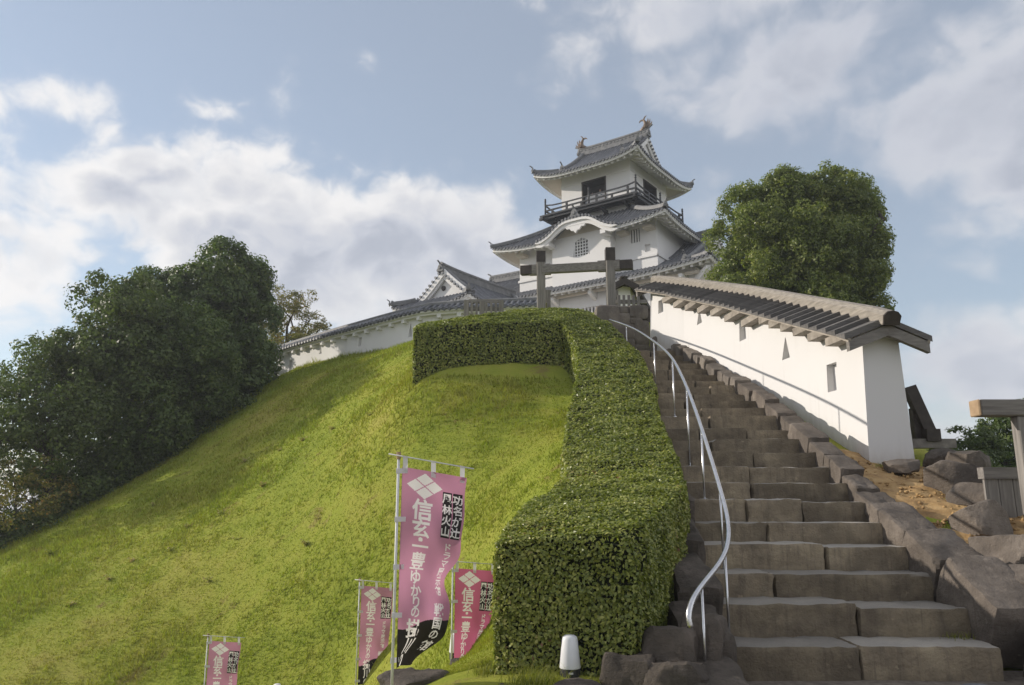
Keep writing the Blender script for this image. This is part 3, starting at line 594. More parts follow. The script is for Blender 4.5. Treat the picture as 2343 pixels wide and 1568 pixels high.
# ------------------------------------------------------------------ clipped hedge
def leaves(P, N, size, aspect=0.55, jitter=0.7, fold=0.25, droop=0.0):
    """one folded diamond leaf per point -> vertices, quads"""
    n = len(P); t = rng.normal(size=(n, 3)); nn = N + jitter * rng.normal(size=(n, 3)); nn /= np.linalg.norm(nn, axis=1)[:, None]
    t -= (t * nn).sum(1)[:, None] * nn; t /= np.linalg.norm(t, axis=1)[:, None]
    if droop: t[:, 2] -= droop; t /= np.linalg.norm(t, axis=1)[:, None]
    b = np.cross(nn, t); s = size[:, None]
    v0 = P - t * s * 0.5; v2 = P + t * s * 0.5; v1 = P + b * s * aspect * 0.5 + nn * s * fold * 0.5; v3 = P - b * s * aspect * 0.5 + nn * s * fold * 0.5
    V = np.stack([v0, v1, v2, v3], 1).reshape(-1, 3); F_ = np.arange(4 * n).reshape(-1, 4); return V, F_
hedge = thing('clipped_hedge', tuple(HLp[0] - np.array([0, 0, HH])), 'long box-clipped green hedge running beside the stairs and turning at the top', 'hedge')
sN = 90; ts = np.linspace(0, len(HL) - 1, sN); ki = np.arange(len(HL))
def interp_path(P, t): return np.stack([np.interp(t, ki, P[:, j]) for j in range(3)], 1)
Lp, Rp = interp_path(HLp, ts), interp_path(HRp, ts)
for P in (Lp, Rp):
    for _ in range(2): P[1:-1] = (P[:-2] + 2 * P[1:-1] + P[2:]) / 4
def hedge_ring(i):
    a, b = Lp[i], Rp[i]; hr = HH if True else 0
    ga = terrain([a[:2]])[0]; lo_a = min(a[2] - 0.9, max(ga - 0.1, a[2] - 2.0)); lo_b = b[2] - float(np.interp(ts[i], [0, 1, 3, 11], [1.25, 1.2, 1.15, 1.3]))
    side = (b - a); side[2] = 0; side /= np.linalg.norm(side)
    pts = []
    for f in (1.0, 0.66, 0.33, 0.0): q = a.copy(); q[2] = lo_a + (a[2] - lo_a) * (1 - f); q -= side * 0.03 * math.sin(math.pi * f); pts.append(q)
    for f in (0.2, 0.4, 0.6, 0.8): q = a * (1 - f) + b * f; q[2] += 0.05 * math.sin(math.pi * f); pts.append(q)
    for f in (0.0, 0.33, 0.66, 1.0): q = b.copy(); q[2] = b[2] - (b[2] - lo_b) * f; q += side * 0.05 * math.sin(math.pi * f); pts.append(q)
    return pts
rings = np.array([hedge_ring(i) for i in range(sN)])
# patches to scatter on: quads of the swept skin and the two ends
quads = []
for i in range(sN - 1):
    for j in range(rings.shape[1] - 1): quads.append((rings[i, j], rings[i + 1, j], rings[i + 1, j + 1], rings[i, j + 1]))
for e in (0, sN - 1):
    R = rings[e]; lft = R[:4]; rgt = R[-4:][::-1]
    for j in range(3):
        for q in range(5):
            A = lambda r, f: lft[r] * (1 - f) + rgt[r] * f + np.array([0, 0, 0.05 * math.sin(math.pi * f) * (r == 3)])
            quads.append((A(j, q / 5), A(j, (q + 1) / 5), A(j + 1, (q + 1) / 5), A(j + 1, q / 5)))
Qd = np.array(quads); ctr = Qd.mean(1); nrm = np.cross(Qd[:, 2] - Qd[:, 0], Qd[:, 3] - Qd[:, 1]); area = np.linalg.norm(nrm, axis=1) / 2; nrm /= (2 * area + 1e-9)[:, None]
mid = rings.mean(1); ncol = rings.shape[1] - 1; nsw = (sN - 1) * ncol
top_sign = np.sign(nrm[:nsw].reshape(sN - 1, ncol, 3)[:, 4:7, 2].mean()); nrm[:nsw] *= top_sign
for e_, (i0, i1) in enumerate(((0, 1), (sN - 1, sN - 2))):
    od = mid[i0] - mid[i1]; od[2] = 0; od /= np.linalg.norm(od); s0 = len(quads) - 30 + e_ * 15; sl_ = slice(s0, s0 + 15); f_ = (nrm[sl_] @ od) < 0; nrm[sl_] = np.where(f_[:, None], -nrm[sl_], nrm[sl_])
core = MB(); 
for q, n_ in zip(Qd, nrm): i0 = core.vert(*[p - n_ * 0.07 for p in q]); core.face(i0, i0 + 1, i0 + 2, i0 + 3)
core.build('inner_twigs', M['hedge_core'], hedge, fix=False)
lsz = 0.040 * np.clip(ctr[:, 1] / 9.0, 1.0, 2.2) ** 0.75
thin = 0.55 + 0.9 * np.clip(fbm(ctr * 1.7, 55, 3) * 2 - 0.45, 0, 1); dens = 2.9 * thin / (lsz ** 2 * 0.55); cnt = rng.poisson(area * dens); idx = np.repeat(np.arange(len(Qd)), cnt)
u, v = rng.random(len(idx))[:, None], rng.random(len(idx))[:, None]; q = Qd[idx]
P = (q[:, 0] * (1 - u) + q[:, 1] * u) * (1 - v) + (q[:, 3] * (1 - u) + q[:, 2] * u) * v
lump = fbm(P * 2.3, 21, 3) - 0.5; dep = lump * 0.15 + (rng.random(len(P)) ** 1.5) * -0.05 + 0.02
P = P + nrm[idx] * dep[:, None]
V, F_ = leaves(P, nrm[idx] * 0.9 + np.array([-0.12, 0.06, 0.35]), lsz[idx] * rng.uniform(0.7, 1.45, len(P)), 0.58, 0.52)
o = add_obj('foliage', np_mesh('foliage', V, F_), M['hedge_leaf'], hedge); tag(o, None, None, None, 'stuff')
print('hedge leaves', len(P))

# ------------------------------------------------------------------ grass
N = 300000
Yr = 8.2 + (46 - 8.2) * rng.random(N * 2) ** 1.9; Xr = rng.uniform(-0.70, 0.14, N * 2) * Yr
hl_y, hl_x = HLp[:9, 1], HLp[:9, 0]; ok = Xr < np.where(Yr < 22.2, np.interp(Yr, hl_y, hl_x) + 0.1, -2.9 + 0.0 * Yr)
ok &= ~((Yr > 21.4) & (Xr > -2.75)); ok &= Xr > -26
P = np.stack([Xr, Yr], 1)[ok][:N]; z = terrain(P)
wx, wy = [-14.5, -4.0], [45.5, 36.4]
keep = P[:, 1] < np.interp(P[:, 0], wx, wy); P, z = P[keep], z[keep]
patch = fbm(np.stack([P[:, 0] * 0.7, P[:, 1] * 0.7, z * 0.7], 1), 31, 4); fine = vnoise(np.stack([P[:, 0] * 3.5, P[:, 1] * 3.5, z * 3.5], 1), 77)
h = (0.022 + 0.045 * np.clip((patch - 0.44) * 4, 0, 1) + 0.035 * np.clip((fine - 0.62) * 3, 0, 1)) * rng.uniform(0.6, 1.5, len(P)) * np.clip(P[:, 1] / 12, 0.9, 1.9)
crest = np.clip(1 - np.abs(P[:, 1] - np.interp(P[:, 0], wx, wy)) / 2.0, 0, 1); h = h * (1 + 1.2 * crest)
w = 0.006 * np.clip(P[:, 1] / 9, 1, 3.2) * rng.uniform(0.7, 1.4, len(P)); an = rng.uniform(0, 6.283, len(P)); B = np.column_stack([P, z - 0.01])
dx = np.column_stack([np.cos(an), np.sin(an), np.zeros(len(P))]); lean = rng.normal(size=(len(P), 2)) * 0.45
V = np.stack([B - dx * w[:, None], B + dx * w[:, None], B + np.column_stack([lean * h[:, None], h])], 1).reshape(-1, 3)
o = add_obj('grass', np_mesh('grass', V, np.arange(len(V)).reshape(-1, 3)), M['blade'], origin=(0, 0, 0)); tag(o, 'short green grass growing all over the steep slope', 'grass', None, 'stuff')

def blade_clump(c, n, hgt, spread, wd, seed, segs=4):
    r = np.random.default_rng(seed); Vs, Fs = [], []
    for _ in range(n):
        a = r.uniform(0, 6.283); b = np.array(c) + np.array([*(r.normal(size=2) * spread), 0.0]); hh = hgt * r.uniform(0.5, 1.2); ln = r.uniform(0.25, 1.0) * hh; w_ = wd * r.uniform(0.6, 1.3); s = np.array([-math.sin(a), math.cos(a), 0]); st = len(Vs)
        for k in range(segs + 1):
            t = k / segs; p = b + np.array([math.cos(a) * ln * t * t, math.sin(a) * ln * t * t, hh * t * (1 - 0.25 * t)]); Vs += [p - s * w_ * (1 - t * 0.92), p + s * w_ * (1 - t * 0.92)]
        for k in range(segs): i = st + 2 * k; Fs.append((i, i + 1, i + 3, i + 2))
    return np.array(Vs), np.array(Fs)
def ground_at(x, y): return float(terrain([[x, y]])[0])
for (x, Yd, n, hh, sp, lab, s) in ((1225, 7.35, 420, 0.19, 0.13, 'bright yellow-green grass clump left of the white lamp at the hedge foot', 1), (1120, 7.9, 300, 0.12, 0.085, 'loose low grass clump at the left foot of the hedge corner', 2), (1345, 7.35, 160, 0.09, 0.045, 'thin grass clump on the right of the white lamp', 3)):
    X = (x - CXP) / 1826 * Yd; V, F_ = blade_clump((X, Yd, ground_at(X, Yd) - 0.01), n, hh, sp, 0.004, s)
    tag(add_obj('grass_clump', np_mesh('g', V, F_), M['tuft']), lab, 'grass clump')
X, Yd = 5.15, 8.05
V, F_ = blade_clump((stair_r(8.05) - 0.12, 8.55, step_z[0]), 90, 0.10, 0.07, 0.003, 9); tag(add_obj('grass_clump', np_mesh('g', V, F_), M['tuft']), 'small grass clump growing on the lowest step by the edging stones', 'grass clump')
V, F_ = blade_clump((6.15, 13.15, ground_at(6.15, 13.15)), 140, 0.14, 0.07, 0.004, 12); tag(add_obj('grass_clump', np_mesh('g', V, F_), M['tuft']), 'dry grass clump in front of the white wall end', 'grass clump')
# small reddish weeds dotted over the slope
wr = np.random.default_rng(3)
for (x, y) in ((860, 1030), (1050, 1090)): pass
weeds = [(505, 1180), (430, 1210), (560, 1058), (640, 1035), (690, 1012), (600, 1115), (480, 1335), (300, 1290), (390, 1265), (350, 1160), (700, 1250), (760, 985), (845, 955), (545, 1240), (250, 1330), (160, 1390)]
def weed_mesh(c, n, hgt, spread, seed):
    r = np.random.default_rng(seed); V, F_ = blade_clump(np.array(c) - np.array([0, 0, 0.02]), n, hgt, 0.01, 0.006, seed, 4); V = V.copy()
    Ps = []
    for i in range(n):
        for k in range(4, 10, 1): Ps.append((V[i * 10 + k] + V[i * 10 + (k ^ 1)]) / 2 + r.normal(size=3) * 0.012)
    Ps = np.array(Ps); V2, F2 = leaves(Ps, np.tile([0, 0, 1.0], (len(Ps), 1)), r.uniform(0.05, 0.09, len(Ps)), 0.55, 0.7)
    return np.concatenate([V, V2]), np.concatenate([F_, F2 + len(V)])
def ray_ground(x, y):
    r = ray(x, y); lo = None
    for s in np.linspace(8, 45, 220):
        p = r * (s / r[1]); p[2] += EYE
        if p[2] < ground_at(p[0], p[1]): return p
    return None
for i, (x, y) in enumerate(weeds):
    p = ray_ground(x, y)
    if p is None: continue
    V, F_ = weed_mesh(p, 14, 0.20, 0.16, 70 + i)
    tag(add_obj('weed', np_mesh('weed', V, F_), M['leaf_red']), 'small reddish leafy weed growing in the slope grass', 'weed', 'weeds dotted over the grass slope')
p = ray_ground(118, 1275); V, F_ = weed_mesh(p, 30, 0.26, 0.24, 99)
tag(add_obj('weed', np_mesh('weed', V, F_), M['tuft']), 'bright lime green weed low on the grass slope', 'weed')

# ------------------------------------------------------------------ stainless handrail
hr = thing('handrail', (2.3, 7.3, 0.0), 'curved stainless steel handrail on slim posts beside the stairs', 'handrail')
posts = [(1592, 1572, 7.25), (1670, 1455, 8.3), (1624, 1241, 9.75), (1591, 1105, 11.2), (1566, 1008, 13.0), (1539, 927, 15.2), (1500, 863, 18.2), (1442, 790, 22.6)]
rail_px = [(1579, 1436, 7.05), (1574, 1408, 7.05), (1580, 1378, 7.1), (1602, 1342, 7.4), (1640, 1298, 7.9), (1661, 1262, 8.3), (1668, 1222, 8.7), (1662, 1172, 9.15), (1645, 1112, 9.75), (1626, 1048, 10.4), (1604, 978, 11.2), (1586, 926, 12.1), (1570, 884, 13.0), (1552, 845, 14.2), (1537, 818, 15.3), (1515, 796, 16.8), (1492, 779, 18.4), (1462, 758, 20.6), (1432, 744, 22.6), (1395, 732, 24.6)]
rp = np.array([py(*p) for p in rail_px])
tt = np.linspace(0, len(rp) - 1, 90); rs_ = np.stack([np.interp(tt, np.arange(len(rp)), rp[:, j]) for j in range(3)], 1)
for _ in range(6): rs_[1:-1] = (rs_[:-2] + 2 * rs_[1:-1] + rs_[2:]) / 4
m = MB(); m.tube(list(rs_), 0.027, 12); m.build('rail', M['steel'], hr, smooth=True)
for (x, y, Yd) in posts:
    b = py(x, y, Yd); k = int(np.argmin(np.abs(rs_[:, 1] - Yd))) if Yd > 7.4 else 14; t = rs_[k]
    bz = stair_z(Yd + 0.05) - 0.25 if Yd > 7.9 else -0.05
    kk = max([i for i in range(NS) if step_d[i] <= t[1]] or [-1]); m = MB(); m.lathe((t[0], t[1], (step_z[kk] if kk >= 0 else 0.0) - 0.005), [(0.045, 0), (0.045, 0.02), (0.02, 0.028)], 12); m.build('base_plate', M['steel'], hr)
    m = MB(); m.tube([(t[0], t[1], bz), (t[0], t[1], t[2] - 0.01)], 0.015, 8); m.build('post', M['steel'], hr, smooth=True)

# ------------------------------------------------------------------ tiled roofs
def frame(cx, cy, ax):
    """4x4 with local x along the unit vector ax (plan), z up"""
    T = np.eye(4); T[:2, 0] = ax; T[:2, 1] = (-ax[1], ax[0]); T[0, 3] = cx; T[1, 3] = cy; return T
class Roof:
    def __init__(s, A, B, ze, zt, inner=None, xg=None, lift=0.5, cx=0.0, sag=0.28):
        s.A, s.B, s.ze, s.zt, s.lift, s.cx, s.sag = A, B, ze, zt, lift, cx, sag
        s.inner, s.xg = inner, xg
        s.tg = (A - xg) / B if xg is not None else 1.0
    def hx(s, t): return s.A + (s.xg - s.A) * min(t / s.tg, 1) if s.xg is not None else s.A + (s.inner[0] - s.A) * t
    def hy(s, t): return s.B * (1 - t) if s.xg is not None else s.B + (s.inner[1] - s.B) * t
    def z(s, t, u):
        t0 = max(t, 0.0); pf = t * (1 - s.sag) + s.sag * t * t
        return s.ze + (s.zt - s.ze) * pf + s.lift * min(abs(u), 1.0) ** 3.6 * (1 - min(t0 / s.tg, 1)) ** 1.2
    def half(s, side, t): return s.hx(t) if side[0] == 'y' else s.hy(t)
    def tmax(s, side): return 1.0 if (side[0] == 'y' or s.xg is None) else s.tg
    def pt(s, side, q, t, dz=0.0, inset=0.0):
        """q: distance along the side; t: 0 at the eave"""
        h = s.half(side, t); zz = s.z(t, q / max(h, 1e-6)) + dz; sg = -1 if side[1] == '-' else 1
        if side[0] == 'y': return (s.cx + q, sg * (s.hy(t) - inset), zz)
        return (s.cx + sg * (s.hx(t) - inset), q, zz)
    def tend(s, side, q):
        tm = s.tmax(side)
        if abs(q) <= s.half(side, tm) + 1e-6: return tm
        lo, hi = 0.0, tm
        for _ in range(30):
            mm = (lo + hi) / 2
            if s.half(side, mm) > abs(q): lo = mm
            else: hi = mm
        return lo
def roll_mesh(T, path, r, along, disc=True):
    """half-round tile row from the eave upwards, with its round end tile"""
    m = MB(T); P = [np.array(p, float) for p in path]; a = np.array(along, float); k = 5; st = 0
    for i, p in enumerate(P):
        d = P[min(i + 1, len(P) - 1)] - P[max(i - 1, 0)]; d /= np.linalg.norm(d); n = np.cross(a, d); n /= np.linalg.norm(n)
        if n[2] < 0: n = -n
        for j in range(k): an = math.pi * j / (k - 1); m.vert(p + a * r * math.cos(an) + n * r * math.sin(an))
    for i in range(len(P) - 1):
        for j in range(k - 1): q = i * k + j; m.face(q, q + 1, q + 1 + k, q + k)
    if disc:
        d = P[0] - P[1]; d /= np.linalg.norm(d); dz = np.array([0, 0, 1.0]); o = P[0] + d * 0.015; R = r * 1.22; c8 = 8
        out = np.cross(a, dz); out = out if out @ d > 0 else -out
        i0 = m.vert(*[o + a * R * math.cos(2 * math.pi * j / c8) + dz * (R * math.sin(2 * math.pi * j / c8) + r * 0.2) for j in range(c8)]); i1 = m.vert(*[o - out * 0.12 + a * R * math.cos(2 * math.pi * j / c8) + dz * (R * math.sin(2 * math.pi * j / c8) + r * 0.2) for j in range(c8)])
        m.face(*[i0 + j for j in range(c8)])
        for j in range(c8): m.face(i0 + j, i0 + (j + 1) % c8, i1 + (j + 1) % c8, i1 + j)
    return m
BOXP = lambda w, h, z0=0.0: [(-w / 2, z0), (w / 2, z0), (w / 2, z0 + h), (-w / 2, z0 + h)]
def RNDP(w, h): return [(-w / 2, 0), (w / 2, 0), (w / 2, h * 0.7), (w * 0.3, h * 0.95), (0, h * 1.06), (-w * 0.3, h * 0.95), (-w / 2, h * 0.7)]
def oni(T, pos, out, s, parent, horn=True):
    """ridge-end ornament: shouldered plate with a boss and a horn"""
    o = np.array(out, float); o /= np.linalg.norm(o); sdv = np.array([-o[1], o[0], 0]); p = np.array(pos, float); m = MB(T)
    prof = [(-0.55, 0), (-0.62, 0.25), (-0.42, 0.5), (-0.36, 0.8), (-0.18, 1.02), (0, 1.1), (0.18, 1.02), (0.36, 0.8), (0.42, 0.5), (0.62, 0.25), (0.55, 0)]
    m.frustum([p + sdv * a * s + np.array([0, 0, b * s]) + o * 0.12 * s for a, b in prof], [p + sdv * a * s * 1.0 + np.array([0, 0, b * s]) - o * 0.16 * s for a, b in prof])
    c = p + np.array([0, 0, 0.5 * s]) + o * 0.12 * s
    m.frustum([c + sdv * 0.26 * s * math.cos(k * math.pi / 4) + np.array([0, 0, 0.26 * s * math.sin(k * math.pi / 4)]) for k in range(8)], [c + o * 0.12 * s + sdv * 0.18 * s * math.cos(k * math.pi / 4) + np.array([0, 0, 0.18 * s * math.sin(k * math.pi / 4)]) for k in range(8)])
    if horn: m.tube([p + np.array([0, 0, 1.0 * s]) - o * 0.1 * s, p + np.array([0, 0, 1.35 * s]) + o * 0.25 * s, p + np.array([0, 0, 1.55 * s]) + o * 0.62 * s], [0.15 * s, 0.13 * s, 0.12 * s], 6)
    return m.build('ridge_end_tile', M['tile_ridge'], parent, fix=True)
def build_roof(name, R, T, parent, wall, rolls=('y-', 'x+'), pitch=0.31, raft=0.56, r=0.095, fascia=0.22, ridge_h=0.55, oni_s=0.5, raft_sides=None, label=None, gables=('x+',), gap=None):
    """wall: (half x, half y) of the wall below"""
    rf = bpy.data.objects.new(name, None); COL.objects.link(rf); rf.parent = parent
    c = T @ np.array([R.cx, 0, R.ze, 1]); rf.location = Vector(c[:3]) - wloc(parent)
    if label: rf['label'] = label
    sheet = MB(T); soff = MB(T); fas = MB(T)
    for side in ('y-', 'x+', 'y+', 'x-'):
        tm = R.tmax(side); nt = 9
        def gridgap(mb, rows, ts_):
            if not (gap and side == 'y-'): mb.grid(rows); return
            st_ = len(mb.v); w_ = len(rows[0])
            for r_ in rows: mb.vert(*r_)
            for i in range(len(rows) - 1):
                for j in range(w_ - 1):
                    xm = (rows[i][j][0] + rows[i][j + 1][0]) / 2
                    if gap[0] < xm < gap[1] and ts_[i + 1] <= gap[2] + 1e-6: continue
                    a = st_ + i * w_ + j; mb.face(a, a + 1, a + w_ + 1, a + w_)
        gridgap(sheet, [[R.pt(side, u * R.half(side, t), t) for u in np.linspace(-1, 1, 31)] for t in np.linspace(0, tm, nt)], np.linspace(0, tm, nt))
        wi = wall[1] if side[0] == 'y' else wall[0]; out = R.B if side[0] == 'y' else R.A
        hh = R.hy if side[0] == 'y' else R.hx
        tw = 0.0
        while hh(tw) > wi and tw < tm: tw += 0.01
        sts = np.linspace(0, min(tw + 0.03, 1), 4); gridgap(soff, [[R.pt(side, u * R.half(side, t), t, -fascia + 0.10, 0.16 if t == 0 else 0.0) for u in np.linspace(-1, 1, 31)] for t in sts], [v * 0.5 for v in sts])
        h0 = R.half(side, 0) - 0.14
        path = [R.pt(side, u * h0, 0, -0.05, 0.14) for u in np.linspace(-1, 1, 33)]
        segs_ = [path] if not (gap and side == 'y-') else [[p for p in path if p[0] < gap[0] + 0.15], [p for p in path if p[0] > gap[1] - 0.15]]
        for path in segs_: fas.sweep(path, [(-0.07, -fascia), (0.05, -fascia), (0.05, -fascia * 0.52), (0.09, -fascia * 0.52), (0.09, 0), (-0.07, 0)] if side in ('y-', 'x+') else [(-0.09, -fascia), (0.07, -fascia), (0.07, 0), (-0.09, 0)], up=(0, 0, 1))
        if side in rolls:
            n = int(R.half(side, 0) * 2 / pitch); dirv = (1, 0, 0) if side[0] == 'y' else (0, 1, 0)
            for i in range(n):
                q = -R.half(side, 0) + pitch * (i + 0.5) + (R.half(side, 0) * 2 - n * pitch) / 2; te = R.tend(side, q)
                if te < 0.03: continue
                t_0 = gap[2] if (gap and side == 'y-' and gap[0] < q < gap[1]) else -0.01
                roll_mesh(T, [R.pt(side, q, t, 0.0) for t in np.linspace(t_0, te, 7)], r, dirv).build('tile_roll', M['tile'], rf, smooth=False, fix=False)
        for_raft = raft_sides or rolls
        if side in for_raft:
            h0 = R.half(side, 0) - 0.35; n = int(2 * h0 / raft)
            for i in range(n + 1):
                q = -h0 + 2 * h0 * i / n; te = min(R.tend(side, q), tw + 0.03); t0 = 0.30 / max(out - (hh(1) if hh(1) > 0 else 0), 1)
                t0 = 0.0
                while hh(t0) > out - 0.20: t0 += 0.004
                if te - t0 < 0.03 or (gap and side == 'y-' and gap[0] < q < gap[1]): continue
                m = MB(T); m.sweep([R.pt(side, q, t, -fascia + 0.09) for t in np.linspace(t0, te, 4)], BOXP(0.20, 0.38, -0.38), up=(0, 0, 1)); m.build('rafter', M['plaster'], rf)
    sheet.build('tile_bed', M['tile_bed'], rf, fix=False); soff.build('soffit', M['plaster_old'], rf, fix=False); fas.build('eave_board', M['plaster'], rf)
    # hips
    for sx in (-1, 1):
        for sy in (-1, 1):
            side = 'y-' if sy < 0 else 'y+'; tm = R.tg if R.xg is not None else 1.0
            path = [R.pt(side, sx * R.half(side, t) * 0.995, t, 0.03) for t in np.linspace(0.03, tm * 0.98, 9)]
            p0 = np.array(path[0]); d = p0 - np.array(path[1]); d /= np.linalg.norm(d); path = [tuple(p0 + d * 0.22 + np.array([0, 0, 0.13]))] + path
            m = MB(T); m.sweep(path, RNDP(0.30, 0.30)); m.build('hip_ridge', M['tile_ridge'], rf)
            oni(T, p0 + d * 0.24 + np.array([0, 0, 0.05]), (d[0], d[1], 0), oni_s * 0.62, rf, horn=True)
            # corner beam under the eave
            tw = 0.02
            while R.hy(tw) > wall[1] and tw < tm: tw += 0.01
            m = MB(T); m.sweep([R.pt(side, sx * R.half(side, t), t, -fascia - 0.05) for t in np.linspace(0.055, min(tw, tm), 4)], BOXP(0.26, 0.26, -0.26)); m.build('corner_beam', M['plaster'], rf)
    if R.xg is not None:
        xs = np.linspace(-R.xg - 0.05, R.xg + 0.05, 15); path = [(R.cx + x, 0, R.zt + 0.10 * abs(x / R.xg) ** 4) for x in xs]
        for (w, a, b, nm) in ((0.46, -0.12, ridge_h * 0.36, 'ridge_course'), (0.38, ridge_h * 0.36, ridge_h * 0.78, 'ridge_course'), (0.46, ridge_h * 0.78, ridge_h * 0.86, 'ridge_course')):
            m = MB(T); m.sweep(path, BOXP(w, b - a, a)); m.build(nm, M['tile_ridge'], rf)
        m = MB(T); m.sweep([(p[0], p[1], p[2] + ridge_h * 0.84) for p in path], RNDP(0.26, 0.2)); m.build('ridge_cap', M['tile_ridge'], rf)
        k = int(2 * R.xg / 0.36)
        for i in range(k):    # openwork discs set in the side of the ridge
            x = R.cx - R.xg + 0.18 + i * 0.36; zz = R.zt + 0.10 * abs((x - R.cx) / R.xg) ** 4
            for sy in (-1,):
                m = MB(T); m.frustum([(x + 0.12 * math.cos(j * math.pi / 4), sy * 0.18, zz + ridge_h * 0.57 + 0.10 * math.sin(j * math.pi / 4)) for j in range(8)], [(x + 0.10 * math.cos(j * math.pi / 4), sy * 0.225, zz + ridge_h * 0.57 + 0.08 * math.sin(j * math.pi / 4)) for j in range(8)]); m.build('ridge_disc', M['tile_ridge'], rf)
        for sx in (-1, 1):
            oni(T, (R.cx + sx * (R.xg + 0.1), 0, R.zt + 0.02), (sx, 0, 0), oni_s, rf)
            xq = sx * (R.xg - 0.42)
            for side in ('y-', 'y+'):       # descending ridges beside the gables
                t1 = R.tg * 0.86; path = [R.pt(side, xq, t, 0.04) for t in np.linspace(0.965, t1, 9)]
                m = MB(T); m.sweep(path, RNDP(0.32, 0.30)); m.build('descending_ridge', M['tile_ridge'], rf)
                sg = -1 if side == 'y-' else 1; oni(T, np.array(path[-1]) + np.array([0, sg * 0.02, 0]), (0, sg, 0), oni_s * 0.75, rf)
            # gable wall, barge boards and verge tiles
            xw = R.cx + sx * (R.xg - 0.30); tt = np.linspace(R.tg * 0.98, 1, 8)
            ring = [(xw, -R.hy(t), R.z(t, 0) - 0.10) for t in tt] + [(xw, R.hy(t), R.z(t, 0) - 0.10) for t in tt[::-1][1:]]
            m = MB(T); m.frustum(ring, [(p[0] - sx * 0.2, p[1], p[2]) for p in ring]); m.build('gable_wall', M['plaster'], rf)
            for sy in (-1, 1):
                for (dd, w, hgt, off) in ((-0.06, 0.14, 0.30, 0.0), (-0.16, 0.12, 0.22, -0.30)):
                    path = [(R.cx + sx * (R.xg + dd), sy * R.hy(t), R.z(t, 0) - 0.04 + off) for t in np.linspace(R.tg, 1.0, 8)]
                    m = MB(T); m.sweep(path, BOXP(w, hgt, -hgt), side=(1, 0, 0)); m.build('barge_board', M['plaster'], rf)
                n = int(R.B * (1 - R.tg) * 1.25 / 0.30)
                for i in range(n):
                    t = R.tg + (1 - R.tg) * (i + 0.4) / n; p = np.array((R.cx + sx * R.xg, sy * R.hy(t), R.z(t, 0) + 0.04))
                    sl = np.array([0, -sy * R.B, (R.z(min(t + 0.02, 1), 0) - R.z(t, 0)) / 0.02]); sl /= np.linalg.norm(sl)
                    m = MB(T); m.sweep([p + np.array([sx * 0.10, 0, 0]), p - np.array([sx * 0.30, 0, 0])], [(0.085 * math.cos(j * math.pi / 4), 0.085 * math.sin(j * math.pi / 4)) for j in range(8)]); m.build('verge_tile', M['tile'], rf)
    return rf
YAW = math.radians(54); EX = np.array([math.sin(YAW), -math.cos(YAW)]); EY = np.array([math.cos(YAW), math.sin(YAW)])
TC = frame(8.68, 62.07, EX)

# ------------------------------------------------------------------ the keep
keep = thing('castle_keep', (8.68, 62.07, 12.0), 'white three-tiered castle keep with grey tiled roofs and black balcony', 'castle')
def body(name, T, x0, x1, y0, y1, z0, z1, parent, mat='plaster'): m = MB(T); m.box(x0, x1, y0, y1, z0, z1); return m.build(name, M[mat], parent)
def cutbox(T, x0, x1, y0, y1, z0, z1): m = MB(T); m.box(x0, x1, y0, y1, z0, z1); return m
CX1 = -2.1
w1 = body('ground_storey_wall', TC, CX1 - 11.7, CX1 + 11.5, -6.1, 6.1, 12.6, 17.9, keep)
bool_cut(w1, [cutbox(TC, 0.2, 1.5, -6.5, -5.6, 15.2, 16.35)])
body('stone_base', TC, CX1 - 12.2, CX1 + 12.0, -6.6, 6.6, 11.0, 12.6, keep, 'wallstone')
m = MB(TC); m.box(0.2, 1.5, -5.62, -5.605, 15.2, 16.35); wn = m.build('window', M['dark'], keep)
for i in range(4): m = MB(TC); m.box(0.36 + i * 0.3, 0.5 + i * 0.3, -6.06, -5.94, 15.19, 16.36); m.build('window_bar', M['plaster'], wn)
R1 = Roof(13.2, 7.5, 17.72, 22.0, xg=10.9, lift=0.48, cx=CX1); build_roof('lower_roof', R1, TC, keep, (11.6, 6.1), pitch=0.33, raft=0.60, oni_s=0.62)
w2 = body('middle_storey_wall', TC, -6.15, 6.15, -5.22, 5.22, 18.6, 22.9, keep)
bool_cut(w2, [cutbox(TC, 4.05, 4.78, -5.6, -4.9, 20.95, 22.0), cutbox(TC, 5.15, 5.6, -5.6, -5.02, 20.05, 20.62)])
m = MB(TC); m.box(4.05, 4.78, -4.915, -4.905, 20.95, 22.0); wn = m.build('window', M['dark'], keep)
for i in range(3): m = MB(TC); m.box(4.16 + i * 0.21, 4.27 + i * 0.21, -5.2, -5.1, 20.94, 22.01); m.build('window_bar', M['plaster'], wn)
m = MB(TC); m.box(-6.25, 6.25, -5.32, -5.22, 19.6, 19.78); m.build('sill_band', M['plaster'], keep)
m = MB(TC); m.box(6.15, 6.25, -5.32, 5.3, 19.6, 19.78); m.build('sill_band', M['plaster'], keep)
R2 = Roof(7.75, 6.98, 21.92, 24.55, inner=(3.22, 3.34), lift=0.50); rf2 = build_roof('middle_roof', R2, TC, keep, (6.15, 5.22), pitch=0.33, raft=0.60, oni_s=0.55, gap=(-2.45, 3.05, 0.375))
